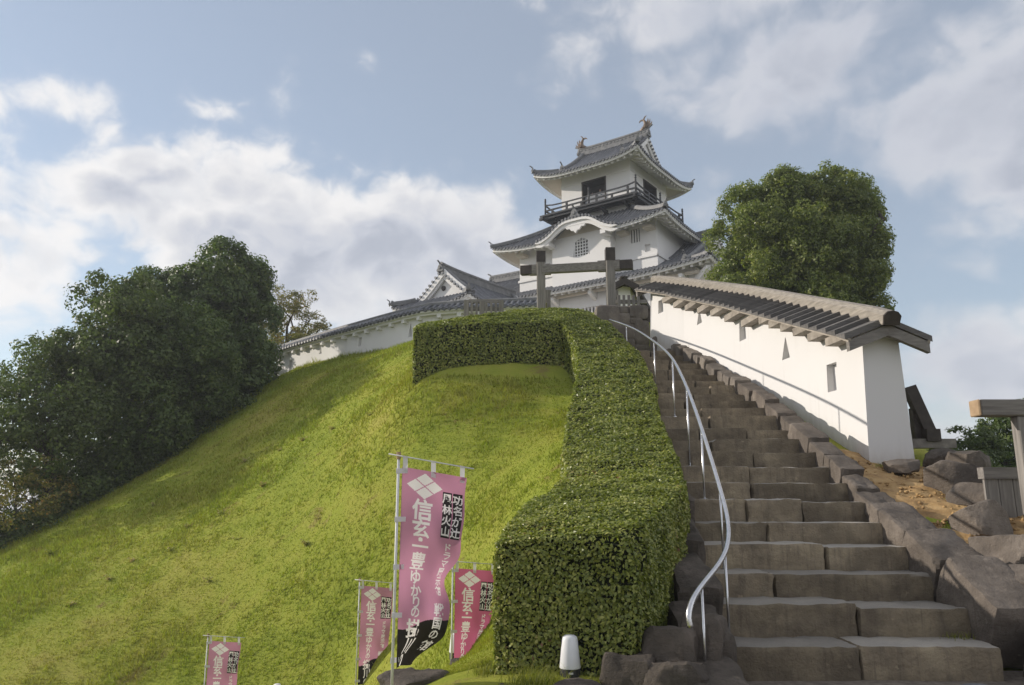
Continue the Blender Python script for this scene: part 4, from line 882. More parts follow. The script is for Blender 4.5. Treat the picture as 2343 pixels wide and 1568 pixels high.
# bow-shaped gable with its bay
KX, KW, KY = 0.30, 3.6, -7.18
def bow(x):
    s = abs(x - KX) / KW; f = lambda q: 1 / (1 + (q / 0.60) ** 4); return 21.98 + 1.28 * (f(s) - f(1)) / (1 - f(1))
bay = body('bay_wall', TC, -2.46, 2.74, -6.0, -5.0, 18.3, 22.3, keep)
ring = [(x, -5.985, 22.25) for x in (-2.44, 2.72)] + [(x, -5.985, bow(x) - 0.02) for x in np.linspace(2.72, -2.44, 18)]
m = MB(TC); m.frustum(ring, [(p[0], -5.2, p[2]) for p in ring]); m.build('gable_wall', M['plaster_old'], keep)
def kato(x0, x1, z0, z1, y0, y1):
    xc, hw = (x0 + x1) / 2, (x1 - x0) / 2; h = z1 - z0
    pr = [(-1.0, 0), (-0.86, 0.62), (-0.80, 0.78), (-0.45, 0.90), (-0.12, 0.93), (0, 1.0), (0.12, 0.93), (0.45, 0.90), (0.80, 0.78), (0.86, 0.62), (1.0, 0)]
    m = MB(TC); m.frustum([(xc + a * hw, y0, z0 + b * h) for a, b in pr], [(xc + a * hw, y1, z0 + b * h) for a, b in pr]); return m
bool_cut(bay, [kato(-0.52, 0.92, 20.55, 22.0, -6.4, -5.7)])
m = MB(TC); m.box(-0.6, 1.0, -5.712, -5.702, 20.5, 22.05); wn = m.build('bell_window', M['dark'], keep)
for i in range(6):
    x = -0.40 + i * 0.24; top = 21.62 if i in (0, 5) else (21.85 if i in (1, 4) else 21.92); m = MB(TC); m.box(x - 0.04, x + 0.04, -5.99, -5.93, 20.54, top); m.build('lattice_bar', M['plaster'], wn)
for i in range(5):
    z = 20.72 + i * 0.25; hw = 0.66 - 0.03 * i - (0.08 if i > 3 else 0); m = MB(TC); m.box(0.2 - hw, 0.2 + hw, -5.985, -5.925, z - 0.035, z + 0.035); m.build('lattice_bar', M['plaster'], wn)
xs = np.linspace(KX - KW, KX + KW, 41)
for (y, w, h, off) in ((KY + 0.10, 0.20, 0.22, -0.06), (KY + 0.22, 0.16, 0.30, -0.28)):
    m = MB(TC); st = 0
    for x in xs:
        e = min(1.0, (KW - abs(x - KX)) / 0.7 + 0.35); z = bow(x) + off; m.vert((x, y - w / 2, z), (x, y + w / 2, z), (x, y + w / 2, z - h * e), (x, y - w / 2, z - h * e))
    for i in range(len(xs) - 1):
        for j in range(4): a = i * 4 + j; b = i * 4 + (j + 1) % 4; m.face(a, b, b + 4, a + 4)
    m.face(0, 1, 2, 3); e = 4 * (len(xs) - 1); m.face(e + 3, e + 2, e + 1, e); m.build('bow_board', M['plaster'], keep)
def roof2_y(z):     # how far back the bow runs into the main slope
    lo, hi = 0.0, 1.0
    for _ in range(30):
        mm = (lo + hi) / 2
        if R2.z(mm, 0.0) < z: lo = mm
        else: hi = mm
    return -R2.hy(lo) + 0.15
m = MB(TC); m.grid([[(x, KY + (max(roof2_y(bow(x)), KY + 0.35) - KY) * f, bow(x)) for x in xs] for f in (0, 0.5, 1)]); m.build('bow_tile_bed', M['tile'], keep, fix=False)
n = 24
for i in range(n):
    x = KX - KW + 2 * KW * (i + 0.5) / n; z = bow(x) + 0.01; yb = max(roof2_y(bow(x)), KY + 0.35)
    m = MB(TC); dxx = 0.05; sl = (bow(x + dxx) - bow(x - dxx)) / (2 * dxx); a = np.array([1, 0, sl]); a /= np.linalg.norm(a)
    roll_mesh(TC, [(x, KY - 0.04, z), (x, (KY + yb) / 2, z), (x, yb, z)], 0.09, a).build('bow_tile_roll', M['tile'], keep, fix=False)
m = MB(TC); m.sweep([(KX, KY + 0.1, bow(KX) + 0.05), (KX, -4.6, bow(KX) + 0.05)], RNDP(0.34, 0.34)); m.build('bow_ridge', M['tile_ridge'], keep)
oni(TC, (KX, KY + 0.06, bow(KX) + 0.02), (0, -1, 0), 0.62, keep)
prof = [(-0.95, 0.0), (-0.75, -0.22), (-0.52, -0.20), (-0.36, -0.42), (-0.16, -0.44), (0, -0.66), (0.16, -0.44), (0.36, -0.42), (0.52, -0.20), (0.75, -0.22), (0.95, 0.0), (0.5, 0.12), (-0.5, 0.12)]
m = MB(TC); m.frustum([(KX + a, KY + 0.16, 22.70 + b) for a, b in prof], [(KX + a, KY + 0.34, 22.70 + b) for a, b in prof]); m.build('gable_pendant', M['plaster'], keep)
for x in (-2.36, 2.64): m = MB(TC); m.box(x - 0.22, x + 0.22, -7.0, -5.95, 21.55, 21.86); m.build('bracket', M['plaster'], keep)
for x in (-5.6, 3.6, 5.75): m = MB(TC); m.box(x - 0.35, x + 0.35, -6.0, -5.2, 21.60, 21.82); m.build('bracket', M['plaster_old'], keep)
for x in (-8.5, -5.2, -1.9, 1.4, 4.7, 8.6): m = MB(TC); m.frustum([(x - 0.14, -7.0, 17.12), (x + 0.14, -7.0, 17.12), (x + 0.14, -6.05, 16.75), (x - 0.14, -6.05, 16.75)], [(x - 0.14, -7.0, 17.36), (x + 0.14, -7.0, 17.36), (x + 0.14, -6.05, 17.36), (x - 0.14, -6.05, 17.36)]); m.build('bracket', M['plaster'], keep)
m = MB(TC); m.sweep([(CX1 - 11.9, -6.55, 17.30), (CX1 + 11.9, -6.55, 17.30)], BOXP(0.16, 0.2)); m.build('eave_purlin', M['plaster_old'], keep)
m = MB(TC); m.frustum([(CX1 + 12.55, -7.0, 17.30), (CX1 + 12.8, -6.75, 17.30), (CX1 + 11.6, -5.9, 16.5), (CX1 + 11.35, -6.15, 16.5)], [(CX1 + 12.55, -7.0, 17.62), (CX1 + 12.8, -6.75, 17.62), (CX1 + 11.6, -5.9, 17.2), (CX1 + 11.35, -6.15, 17.2)]); m.build('corner_bracket', M['plaster'], keep)
# top storey
w3 = body('top_storey_wall', TC, -3.2, 3.2, -3.32, 3.32, 23.4, 29.2, keep)
bool_cut(w3, [cutbox(TC, -1.12, 0.93, -3.7, -2.3, 25.22, 27.72), cutbox(TC, 2.2, 3.6, -0.95, 1.25, 25.22, 27.72)])
for (sid, a, b) in (('f', -1.12, 0.93), ('r', -0.95, 1.25)):
    m = MB(TC); e = 0.006
    if sid == 'f':
        for q in ((a, b, -2.36, -2.31, 25.22, 27.72), (a + e, a + 0.05, -3.3, -2.36, 25.22, 27.72), (b - 0.05, b - e, -3.3, -2.36, 25.22, 27.72), (a + 0.05, b - 0.05, -3.3, -2.36, 27.66, 27.714), (a + 0.05, b - 0.05, -3.3, -2.36, 25.226, 25.26)): m.box(*q)
    else:
        for q in ((2.21, 2.26, a, b, 25.22, 27.72), (2.26, 3.18, a + e, a + 0.05, 25.22, 27.72), (2.26, 3.18, b - 0.05, b - e, 25.22, 27.72), (2.26, 3.18, a + 0.05, b - 0.05, 27.66, 27.714), (2.26, 3.18, a + 0.05, b - 0.05, 25.226, 25.26)): m.box(*q)
    dr = m.build('doorway', M['dark'], keep)
    for (p, q) in ((a - 0.10, a + 0.02), (b - 0.02, b + 0.10)):
        m = MB(TC); m.box(p, q, -3.37, -3.27, 25.2, 27.8) if sid == 'f' else m.box(3.15, 3.25, p, q, 25.2, 27.8); m.build('jamb', M['wood_dark'], dr)
    m = MB(TC); m.box(a - 0.12, b + 0.12, -3.38, -3.26, 27.70, 27.82) if sid == 'f' else m.box(3.14, 3.26, a - 0.12, b + 0.12, 27.70, 27.82); m.build('lintel', M['wood_dark'], dr)
m = MB(TC); m.box(-0.95, 0.88, -3.26, -3.24, 25.3, 26.62); m.build('safety_net', M['sheet'], keep)
for (z, h, o_) in ((27.80, 0.10, 0.05), (27.98, 0.03, 0.025)):
    m = MB(TC)
    for q in ((-3.2 - o_, 3.2 + o_, -3.32 - o_, -3.32), (3.2, 3.2 + o_, -3.32 - 0.0, 3.32 + o_), (-3.2 - o_, -3.2, -3.32, 3.32 + o_)): m.box(q[0], q[1], q[2], q[3], z, z + h)
    m.build('wall_moulding', M['plaster'], keep)
R3 = Roof(4.88, 5.15, 28.30, 31.95, xg=3.25, lift=0.62, sag=0.34); build_roof('top_roof', R3, TC, keep, (3.2, 3.32), pitch=0.31, raft=0.52, ridge_h=0.62, oni_s=0.62)
# balcony
bal = bpy.data.objects.new('balcony', None); COL.objects.link(bal); bal.parent = keep; bal.location = Vector((8.68, 62.07, 25.0)) - wloc(keep)
def bx(name, x0, x1, y0, y1, z0, z1, mat='black_wood', par=None): m = MB(TC); m.box(x0, x1, y0, y1, z0, z1); return m.build(name, M[mat], par or bal)
for i in range(12):      # deck boards all round
    pass
bx('deck', -4.45, 4.45, -4.75, -3.33, 25.08, 25.2); bx('deck', 3.21, 4.45, -3.33, 4.75, 25.08, 25.2); bx('deck', -4.45, -3.21, -3.33, 4.75, 25.08, 25.2); bx('deck', -3.21, 3.21, 3.33, 4.75, 25.08, 25.2)
bx('deck_beam', -4.6, 4.6, -4.62, -4.44, 24.86, 25.075); bx('deck_beam', 4.14, 4.32, -4.8, 4.8, 24.84, 25.07); bx('deck_beam', -4.32, -4.14, -4.8, 4.8, 24.84, 25.07); bx('deck_beam', -4.3, 4.3, -3.95, -3.80, 24.80, 25.07)
for x in (-3.1, -1.0, 1.05, 3.1):
    m = MB(TC); m.frustum([(x - 0.1, -4.43, 24.84), (x + 0.1, -4.43, 24.84), (x + 0.1, -3.33, 24.45), (x - 0.1, -3.33, 24.45)], [(x - 0.1, -4.43, 24.92), (x + 0.1, -4.43, 24.92), (x + 0.1, -3.33, 24.80), (x - 0.1, -3.33, 24.80)]); m.build('support_arm', M['black_wood'], bal)
for y in (-2.6, 0, 2.6):
    m = MB(TC); m.frustum([(4.13, y - 0.1, 24.84), (4.13, y + 0.1, 24.84), (3.21, y + 0.1, 24.45), (3.21, y - 0.1, 24.45)], [(4.13, y - 0.1, 24.92), (4.13, y + 0.1, 24.92), (3.21, y + 0.1, 24.80), (3.21, y - 0.1, 24.80)]); m.build('support_arm', M['black_wood'], bal)
def post(x, y):
    m = MB(TC); m.lathe((x, y, 25.2), [(0.075, 0), (0.075, 1.16), (0.06, 1.18), (0.06, 1.24), (0.09, 1.27), (0.09, 1.33), (0.055, 1.37), (0.085, 1.44), (0.08, 1.50), (0.02, 1.58)], 10); m.build('railing_post', M['black_wood'], bal, smooth=True)
for (x, y) in ((-4.16, -4.34), (0, -4.34), (4.16, -4.34), (4.16, 0), (4.16, 4.34), (-4.16, 4.34), (-4.16, 0)): post(x, y)
for (a, b) in (((-4.16, -4.34), (4.16, -4.34)), ((4.16, -4.34), (4.16, 4.34)), ((-4.16, -4.34), (-4.16, 4.34)), ((-4.16, 4.34), (4.16, 4.34))):
    n = 13; L = [(a[0] + (b[0] - a[0]) * t, a[1] + (b[1] - a[1]) * t) for t in np.linspace(0, 1, n)]
    for (z, w, h, up) in ((25.24, 0.14, 0.14, 0.0), (25.62, 0.12, 0.11, 0.0), (25.98, 0.10, 0.09, 0.16)):
        m = MB(TC); m.sweep([(p[0], p[1], z + (up * abs(2 * t - 1) ** 8 if up else 0)) for p, t in zip(L, np.linspace(0, 1, n))], BOXP(w, h)); m.build('rail', M['black_wood'], bal)
    for t in np.linspace(0.083, 0.917, 6):
        x, y = a[0] + (b[0] - a[0]) * t, a[1] + (b[1] - a[1]) * t; m = MB(TC); m.box(x - 0.07, x + 0.07, y - 0.07, y + 0.07, 25.36, 25.99 if round(t * 12) % 4 == 3 else 25.63); m.build('baluster', M['black_wood'], bal)
# fish ornaments on the ridge
def shachi(sx, lab):
    T = frame(*(TC @ np.array([sx * 3.0, 0, 0, 1]))[:2], EX * sx); zb = 32.53
    root = thing('fish_ornament', (T[0, 3], T[1, 3], zb), lab, 'roof ornament', 'fish ornaments on the top ridge')
    # head bites the ridge facing inward, tail curls up; local +x points outward to the gable
    path = [(-0.42, 0, zb + 0.08), (-0.22, 0, zb + 0.14), (0.0, 0, zb + 0.26), (0.12, 0, zb + 0.46), (0.10, 0, zb + 0.70), (0.0, 0, zb + 0.92), (-0.10, 0, zb + 1.10)]
    m = MB(T); m.tube(path, [0.10, 0.17, 0.21, 0.19, 0.145, 0.10, 0.055], 10); m.build('body', M['bronze'], root, smooth=True)
    def fin(name, pts, th=0.05): m = MB(T); m.frustum([(x, -th / 2, zb + z) for x, z in pts], [(x, th / 2, zb + z) for x, z in pts]); m.build(name, M['bronze'], root)
    fin('tail_fin', [(0.03, 0.92), (0.02, 1.06), (0.10, 1.22), (0.22, 1.36), (0.05, 1.30), (-0.06, 1.16), (-0.14, 1.08), (-0.30, 1.10), (-0.44, 1.0), (-0.47, 0.86), (-0.33, 0.96), (-0.2, 0.96), (-0.08, 0.90)])
    fin('dorsal_fin', [(0.16, 0.72), (0.30, 0.90), (0.36, 1.08), (0.40, 0.86), (0.34, 0.66), (0.48, 0.80), (0.54, 0.98), (0.56, 0.72), (0.46, 0.48), (0.60, 0.56), (0.72, 0.70), (0.66, 0.44), (0.50, 0.24), (0.26, 0.16), (0.24, 0.45)], 0.06)
    for sy in (-1, 1):
        m = MB(T); pts = [(-0.05, 0.2), (0.08, 0.42), (0.20, 0.34), (0.14, 0.12)]
        m.frustum([(x, sy * 0.16, zb + z) for x, z in pts], [(x + 0.05, sy * 0.30, zb + z + 0.03) for x, z in pts]); m.build('side_fin', M['bronze'], root)
    m = MB(T); m.frustum([(-0.5, -0.16, zb), (0.3, -0.18, zb), (0.3, 0.18, zb), (-0.5, 0.16, zb)], [(-0.46, -0.12, zb + 0.08), (0.26, -0.14, zb + 0.1), (0.26, 0.14, zb + 0.1), (-0.46, 0.12, zb + 0.08)]); m.build('seat', M['bronze'], root)
shachi(1, 'bronze fish ornament on the ridge end above the visible roof gable'); shachi(-1, 'bronze fish ornament on the ridge end farther from the visible gable')
# visitors in the top doorway
def person(T, x, y, z, shirt, lab, lean=0.0):
    root = thing('person', tuple((T @ np.array([x, y, z, 1]))[:3]), lab, 'person', 'visitors in the top doorway')
    J = {'pel': (0, 0, 0.92), 'ch': (0, -0.02, 1.28), 'nk': (0, -0.02, 1.45), 'hd': (0, -0.05, 1.58), 'tp': (0, -0.05, 1.70)}
    for s, k in ((-1, 'l'), (1, 'r')): J.update({'sh' + k: (s * 0.18, -0.02, 1.38), 'el' + k: (s * 0.25, -0.08, 1.12), 'wr' + k: (s * 0.2, -0.26, 1.08), 'ha' + k: (s * 0.18, -0.33, 1.1), 'hp' + k: (s * 0.10, 0, 0.86), 'kn' + k: (s * 0.11, -0.03, 0.48), 'an' + k: (s * 0.12, 0.02, 0.08), 'ft' + k: (s * 0.13, -0.14, 0.04)})
    E = [('pel', 'ch'), ('ch', 'nk'), ('nk', 'hd'), ('hd', 'tp')]
    for k in 'lr': E += [('ch', 'sh' + k), ('sh' + k, 'el' + k), ('el' + k, 'wr' + k), ('wr' + k, 'ha' + k), ('pel', 'hp' + k), ('hp' + k, 'kn' + k), ('kn' + k, 'an' + k), ('an' + k, 'ft' + k)]
    Rr = {'pel': 0.15, 'ch': 0.155, 'nk': 0.06, 'hd': 0.095, 'tp': 0.07, 'sh': 0.065, 'el': 0.05, 'wr': 0.036, 'ha': 0.04, 'hp': 0.095, 'kn': 0.065, 'an': 0.045, 'ft': 0.045}
    names = list(J); me = bpy.data.meshes.new('person'); me.from_pydata([(J[k][0] + x, J[k][1] + y, J[k][2] + z) for k in names], [(names.index(a), names.index(b)) for a, b in E], []); ob = bpy.data.objects.new('tmp', me); COL.objects.link(ob)
    md = ob.modifiers.new('s', 'SKIN'); ob.modifiers.new('d', 'SUBSURF').levels = 1
    for i, k in enumerate(names): rr = Rr.get(k, Rr.get(k[:2])); me.skin_vertices[0].data[i].radius = (rr, rr); me.skin_vertices[0].data[i].use_root = (k == 'pel')
    bpy.context.view_layer.update(); new = bpy.data.meshes.new_from_object(ob.evaluated_get(bpy.context.evaluated_depsgraph_get())); bpy.data.objects.remove(ob)
    new.transform(Matrix(T.tolist())); new.materials.clear()
    for mm in (M['trouser'], M[shirt], M['skin']): new.materials.append(mm)
    for p in new.polygons: h = p.center[2] - z; p.material_index = 0 if h < 0.9 else (1 if h < 1.44 and h > 0.9 else 2); p.use_smooth = True
    b = add_obj('body', new, None, root)
    m = MB(T); m.lathe((x, y - 0.03, z + 1.60), [(0.10, 0), (0.108, 0.06), (0.09, 0.12), (0.03, 0.15)], 10); m.build('hair', M['hair'], root, smooth=True)
person(TC, 0.35, -3.05, 25.27, 'shirt_a', 'visitor in a dark teal shirt looking out of the top doorway'); person(TC, -0.40, -3.0, 25.12, 'shirt_b', 'visitor in a rust shirt standing in the top doorway')

# ------------------------------------------------------------------ gabled turret left of the keep
yag = thing('gabled_turret', (-2.16, 49.9, 9.6), 'small white turret with grey tiled hip-and-gable roof behind the long wall', 'turret')
TY = frame(-2.16, 49.9, -EY)
body('wall', TY, -3.9, 3.9, -2.15, 2.15, 9.0, 13.5, yag)
RY = Roof(5.0, 3.15, 13.62, 16.05, xg=3.85, lift=0.42, sag=0.22); build_roof('roof', RY, TY, yag, (3.9, 2.15), rolls=('x+', 'y+'), pitch=0.27, raft=0.5, r=0.08, ridge_h=0.42, oni_s=0.42)
m = MB(TY); m.lathe((0, 0, 0), [(0.02, 0), (0.02, 0.01)], 6)
c = np.array([3.85 - 0.28, 0, 15.05]); m = MB(TY); m.frustum([(c[0], 0.17 * math.cos(k * math.pi / 4), c[2] + 0.17 * math.sin(k * math.pi / 4)) for k in range(8)], [(c[0] + 0.08, 0.15 * math.cos(k * math.pi / 4), c[2] + 0.15 * math.sin(k * math.pi / 4)) for k in range(8)]); m.build('gable_boss', M['wood_dark'], yag)

# ------------------------------------------------------------------ helper: points along a wall line
class Line:
    def __init__(s, pts):
        s.P = np.array(pts, float); d = np.linalg.norm(np.diff(s.P[:, :2], axis=0), axis=1); s.S = np.concatenate([[0], np.cumsum(d)]); s.len = s.S[-1]
    def at(s, q): return np.array([np.interp(q, s.S, s.P[:, j]) for j in range(s.P.shape[1])])
    def dir(s, q):
        e = 0.15; d = (s.at(min(q + e, s.len)) - s.at(max(q - e, 0)))[:2]; return d / np.linalg.norm(d)

# ------------------------------------------------------------------ long white wall with tiled cap, left
dl = Line([(-13.75, 45.35, 10.55), (-11.5, 43.1, 10.60), (-9, 40.75, 10.66), (-6.5, 38.45, 10.7), (-4.9, 37.0, 10.72), (-3.9, 36.25, 10.74), (-2.5, 35.85, 10.74), (1.25, 35.0, 10.66)])
dob = thing('plaster_wall', (-6, 38.2, 9.0), 'long white plaster wall with grey tiled cap crowning the grass slope', 'wall')
m = MB(); qs = np.linspace(0, dl.len, 28); rr = []
for q in qs:
    p = dl.at(q); d = dl.dir(q); n = np.array([-d[1], d[0]]) * -1.0     # n points to the front
    rr.append([(p[0] + n[0] * 0.27, p[1] + n[1] * 0.27, 7.6), (p[0] + n[0] * 0.22, p[1] + n[1] * 0.22, p[2] - 0.05), (p[0] - n[0] * 0.22, p[1] - n[1] * 0.22, p[2] - 0.05), (p[0] - n[0] * 0.27, p[1] - n[1] * 0.27, 7.6)])
for r_ in rr: m.vert(*r_)
for i in range(len(rr) - 1):
    for j in range(4): a = i * 4 + j; b = i * 4 + (j + 1) % 4; m.face(a, b, b + 4, a + 4)
m.face(0, 1, 2, 3); e = 4 * (len(rr) - 1); m.face(e + 3, e + 2, e + 1, e); dw = m.build('wall', M['plaster'], dob)
def front(L, q, off, z): p = L.at(q); d = L.dir(q); return np.array([p[0] + d[1] * off, p[1] - d[0] * off, z])
def find_q(L, px, off=0.25):
    best = min(np.linspace(0, L.len, 400), key=lambda q: abs(proj(front(L, q, off, L.at(q)[2] - 0.6))[0] - px)); return float(best)
def loophole(L, px, y0, y1, hw, tri, depth=0.22, off=0.25):
    q = find_q(L, px, off); c = front(L, q, off, 0); r = ray(px, 0); d = L.dir(q); n = np.array([d[1], -d[0]])
    def zz(y): rr_ = ray(px, y); return rr_[2] * c[1] / rr_[1] + EYE
    zt, zb = zz(y0), zz(y1); mk = lambda a, z, o_: (c[0] + d[0] * a + n[0] * o_, c[1] + d[1] * a + n[1] * o_, z); mm = MB()
    ring = lambda o_: [mk(-hw, zb, o_), mk(hw, zb, o_), mk(0.012, zt, o_), mk(-0.012, zt, o_)] if tri else [mk(-hw, zb, o_), mk(hw, zb, o_), mk(hw, zt, o_), mk(-hw, zt, o_)]
    mm.frustum(ring(0.3), ring(-depth)); return mm
bool_cut(dw, [loophole(dl, 822, 772, 792, 0.14, False), loophole(dl, 938, 741, 771, 0.16, True), loophole(dl, 732, 790, 810, 0.12, True), loophole(dl, 664, 825, 842, 0.14, False), loophole(dl, 1010, 728, 750, 0.14, True)])
cap = MB()
rows = [[], [], []]
for q in np.linspace(0, dl.len, 60):
    z = dl.at(q)[2]; rows[0].append(front(dl, q, 0.62, z + 0.02)); rows[1].append(front(dl, q, 0.0, z + 0.36)); rows[2].append(front(dl, q, -0.62, z + 0.02))
cap.grid(rows); cap.build('tile_bed', M['tile'], dob, fix=False)
for (o1, o2, za, zb_) in ((0.02, 0.54, -0.10, 0.0), (0.0, 0.44, -0.20, -0.10), (-0.54, -0.02, -0.10, 0.0)):
    m = MB(); st = 0
    for q in np.linspace(0, dl.len, 60):
        z = dl.at(q)[2]; m.vert(front(dl, q, o1, z + za), front(dl, q, o2, z + za), front(dl, q, o2, z + zb_), front(dl, q, o1, z + zb_))
    for i in range(59):
        for j in range(4): a = i * 4 + j; b = i * 4 + (j + 1) % 4; m.face(a, b, b + 4, a + 4)
    m.face(0, 1, 2, 3); m.face(239, 238, 237, 236); m.build('eave_moulding', M['plaster'], dob)
m = MB(); m.sweep([front(dl, q, 0, dl.at(q)[2] + 0.33) for q in np.linspace(0, dl.len, 50)], RNDP(0.26, 0.20)); m.build('ridge_cap', M['tile_ridge'], dob)
q = 0.12
while q < dl.len:
    d = dl.dir(q); z = dl.at(q)[2]; roll_mesh(I4, [front(dl, q, 0.66, z + 0.0), front(dl, q, 0.35, z + 0.18), front(dl, q, 0.08, z + 0.34)], 0.075, (d[0], d[1], 0)).build('tile_roll', M['tile'], dob, fix=False); q += 0.29
q = 0.3
while q < dl.len:
    d = dl.dir(q); p = dl.at(q); mk = lambda a, o_, z: (p[0] + d[0] * a + d[1] * o_, p[1] + d[1] * a - d[0] * o_, z); m = MB()
    m.frustum([mk(-0.10, 0.2, p[2] - 0.36), mk(0.10, 0.2, p[2] - 0.36), mk(0.10, 0.46, p[2] - 0.36), mk(-0.10, 0.46, p[2] - 0.36)], [mk(-0.10, 0.2, p[2] - 0.2), mk(0.10, 0.2, p[2] - 0.2), mk(0.10, 0.46, p[2] - 0.2), mk(-0.10, 0.46, p[2] - 0.2)]); m.build('bracket', M['plaster'], dob); q += 0.98

# ------------------------------------------------------------------ white wall with timber roof, right of the stairs
base = [py(1990, 1068, 13.5), py(1850, 965, 15.5), py(1700, 850, 18.5), py(1560, 785, 22.5), py(1486, 762, 24.6)]
ez = lambda Y: float(np.interp(Y, [13.3, 18.7, 25.2], [4.52, 6.50, 8.76]))
wl = Line([(b[0] + 0.39, b[1] + 0.0, b[2]) for b in base])
rwall = thing('plaster_wall', (6.0, 16, 2.5), 'thick white plaster wall under a timber slat roof climbing beside the stairs', 'wall')
def rfront(q, off, z): return front(wl, wl.len - q if False else q, off, z)
# line runs away from the camera: its left-hand side faces the stairs
def lpt(q, off, z): p = wl.at(q); d = wl.dir(q); return np.array([p[0] - d[1] * off, p[1] + d[0] * off, z])
m = MB(); qs = np.linspace(0, wl.len, 16); k5 = 5
for q in qs:
    Yq = wl.at(q)[1]; z0 = wl.at(q)[2] - 0.7; zt = ez(Yq); m.vert(lpt(q, 0.42, z0), lpt(q, 0.31, zt + 0.06), lpt(q, 0, zt + 0.18), lpt(q, -0.31, zt + 0.06), lpt(q, -0.42, z0))
for i in range(len(qs) - 1):
    for j in range(5): a = i * 5 + j; b = i * 5 + (j + 1) % 5; m.face(a, b, b + 5, a + 5)
m.face(0, 1, 2, 3, 4); e = 5 * (len(qs) - 1); m.face(e + 4, e + 3, e + 2, e + 1, e); ww = m.build('wall', M['plaster_wall'], rwall, bevel=0.025)
def loop_r(px, y0, y1, hw, tri, depth=0.16):
    q = float(min(np.linspace(0, wl.len, 500), key=lambda q: abs(proj(lpt(q, 0.37, ez(wl.at(q)[1]) - 0.8))[0] - px))); c = lpt(q, 0.37, 0); d = wl.dir(q); n = np.array([-d[1], d[0]])
    zz = lambda y: ray(px, y)[2] * c[1] / ray(px, y)[1] + EYE
    zt, zb = zz(y0), zz(y1); mk = lambda a, z, o_: (c[0] + d[0] * a + n[0] * o_, c[1] + d[1] * a + n[1] * o_, z); mm = MB()
    ring = (lambda o_, s: [mk(-hw * s, zb, o_), mk(hw * s, zb, o_), mk(0.01, zt, o_), mk(-0.01, zt, o_)]) if tri else (lambda o_, s: [mk(-hw * s, zb, o_), mk(hw * s, zb, o_), mk(hw * s, zt, o_), mk(-hw * s, zt, o_)])
    mm.frustum(ring(0.4, 1), ring(-depth, 0.92)); return mm
Z3 = lambda x, y: ((2250 + x / 1.7356) / 1.65329, (950 + y / 1.7356) / 1.65329)
cuts_ = []
for (x, ya, yb, hw, tri) in ((428, 320, 405, 0.19, False), (682, 378, 478, 0.20, True), (966, 458, 585, 0.20, False), (1246, 568, 708, 0.19, True), (1545, 738, 920, 0.19, False)):
    a = Z3(x, ya); b = Z3(x, yb); cuts_.append(loop_r(a[0], a[1], b[1], hw, tri))
bool_cut(ww, cuts_)
EO = 0.76                        # eave overhang from the middle
def rp_(q, off):                 # roof surface
    qq = min(max(q, -0.4), wl.len + 0.4); p0 = wl.at(min(max(qq, 0), wl.len)); d = wl.dir(min(max(qq, 0), wl.len)); ex_ = qq - min(max(qq, 0), wl.len)
    Yq = p0[1] + d[1] * ex_; sl = (ez(Yq + 0.3) - ez(Yq - 0.3)) / 0.6 if 13.6 < Yq < 24.8 else (0.47 if Yq < 14 else 0.31); z = ez(p0[1]) + sl * ex_ * 0.9
    c = p0[:2] + d * ex_; n = np.array([-d[1], d[0]]); return np.array([c[0] + n[0] * off, c[1] + n[1] * off, z - 0.02 + 0.30 * (1 - abs(off) / EO)])
for s in (1, -1):
    m = MB(); m.grid([[rp_(q, s * EO * f) for q in np.linspace(-0.28, wl.len + 0.28, 40)] for f in (0.02, 0.5, 1.0)]); 
    o_ = m.build('roof_boarding', M['wood'], rwall, fix=False)
    m = MB(); m.sweep([rp_(q, s * (EO - 0.03)) + np.array([0, 0, -0.07]) for q in np.linspace(-0.26, wl.len + 0.26, 40)], BOXP(0.05, 0.065)); m.build('eave_strip', M['wood_pale'], rwall)
    n = 38
    for i in range(n):
        q0 = -0.26 + (wl.len + 0.5) * i / n; q1 = q0 + (wl.len + 0.5) / n * 0.98; mm = MB()
        up0, up1 = 0.11, 0.03      # near edge proud of the far edge: saw-tooth
        ra, rb, ea, eb = rp_(q0, s * 0.12), rp_(q1, s * 0.12), rp_(q0, s * (EO + 0.05)), rp_(q1, s * (EO + 0.05)); U = lambda p, h: p + np.array([0, 0, h])
        mm.frustum([U(ra, 0.004), U(rb, 0.004), U(eb, 0.004), U(ea, 0.004)], [U(ra, up0), U(rb, up1), U(eb, up1), U(ea, up0)]); mm.build('roof_slat', M['batten'], rwall)
rb_ = [rp_(q, 0) + np.array([0, 0, 0.0]) for q in np.linspace(-0.36, wl.len + 0.36, 30)]
for (a, b) in ((0, 15), (15, 29)):
    m = MB(); m.sweep(rb_[a:b + 1], [(-0.15, -0.02), (0.15, -0.02), (0.165, 0.15), (0.10, 0.22), (0, 0.24), (-0.10, 0.22), (-0.165, 0.15)]); m.build('ridge_beam', M['wood_y'], rwall)
m = MB(); m.sweep([rb_[0] + (rb_[0] - rb_[1]) * 0.06, rb_[0] + (rb_[1] - rb_[0]) * -0.002], [(-0.145, -0.015), (0.145, -0.015), (0.16, 0.148), (0.097, 0.215), (0, 0.235), (-0.097, 0.215), (-0.16, 0.148)]); m.build('ridge_beam_end', M['wood_dark'], rwall)
for (q, dr) in ((-0.22, -1), (wl.len + 0.20, 1)):
    for s in (1, -1):
        a, b = rp_(q, s * 0.0), rp_(q, s * (EO - 0.02)); d = wl.dir(0.1 if q < 1 else wl.len - 0.1); t = np.array([d[0], d[1], 0]) * 0.05; dn = np.array([0, 0, -0.05]); dn2 = np.array([0, 0, -0.24])
        m = MB(); m.frustum([a + dn - t, b + dn - t, b + dn + t, a + dn + t], [a + dn2 - t, b + dn2 - t, b + dn2 + t, a + dn2 + t]); m.build('barge_board', M['wood_x'], rwall)
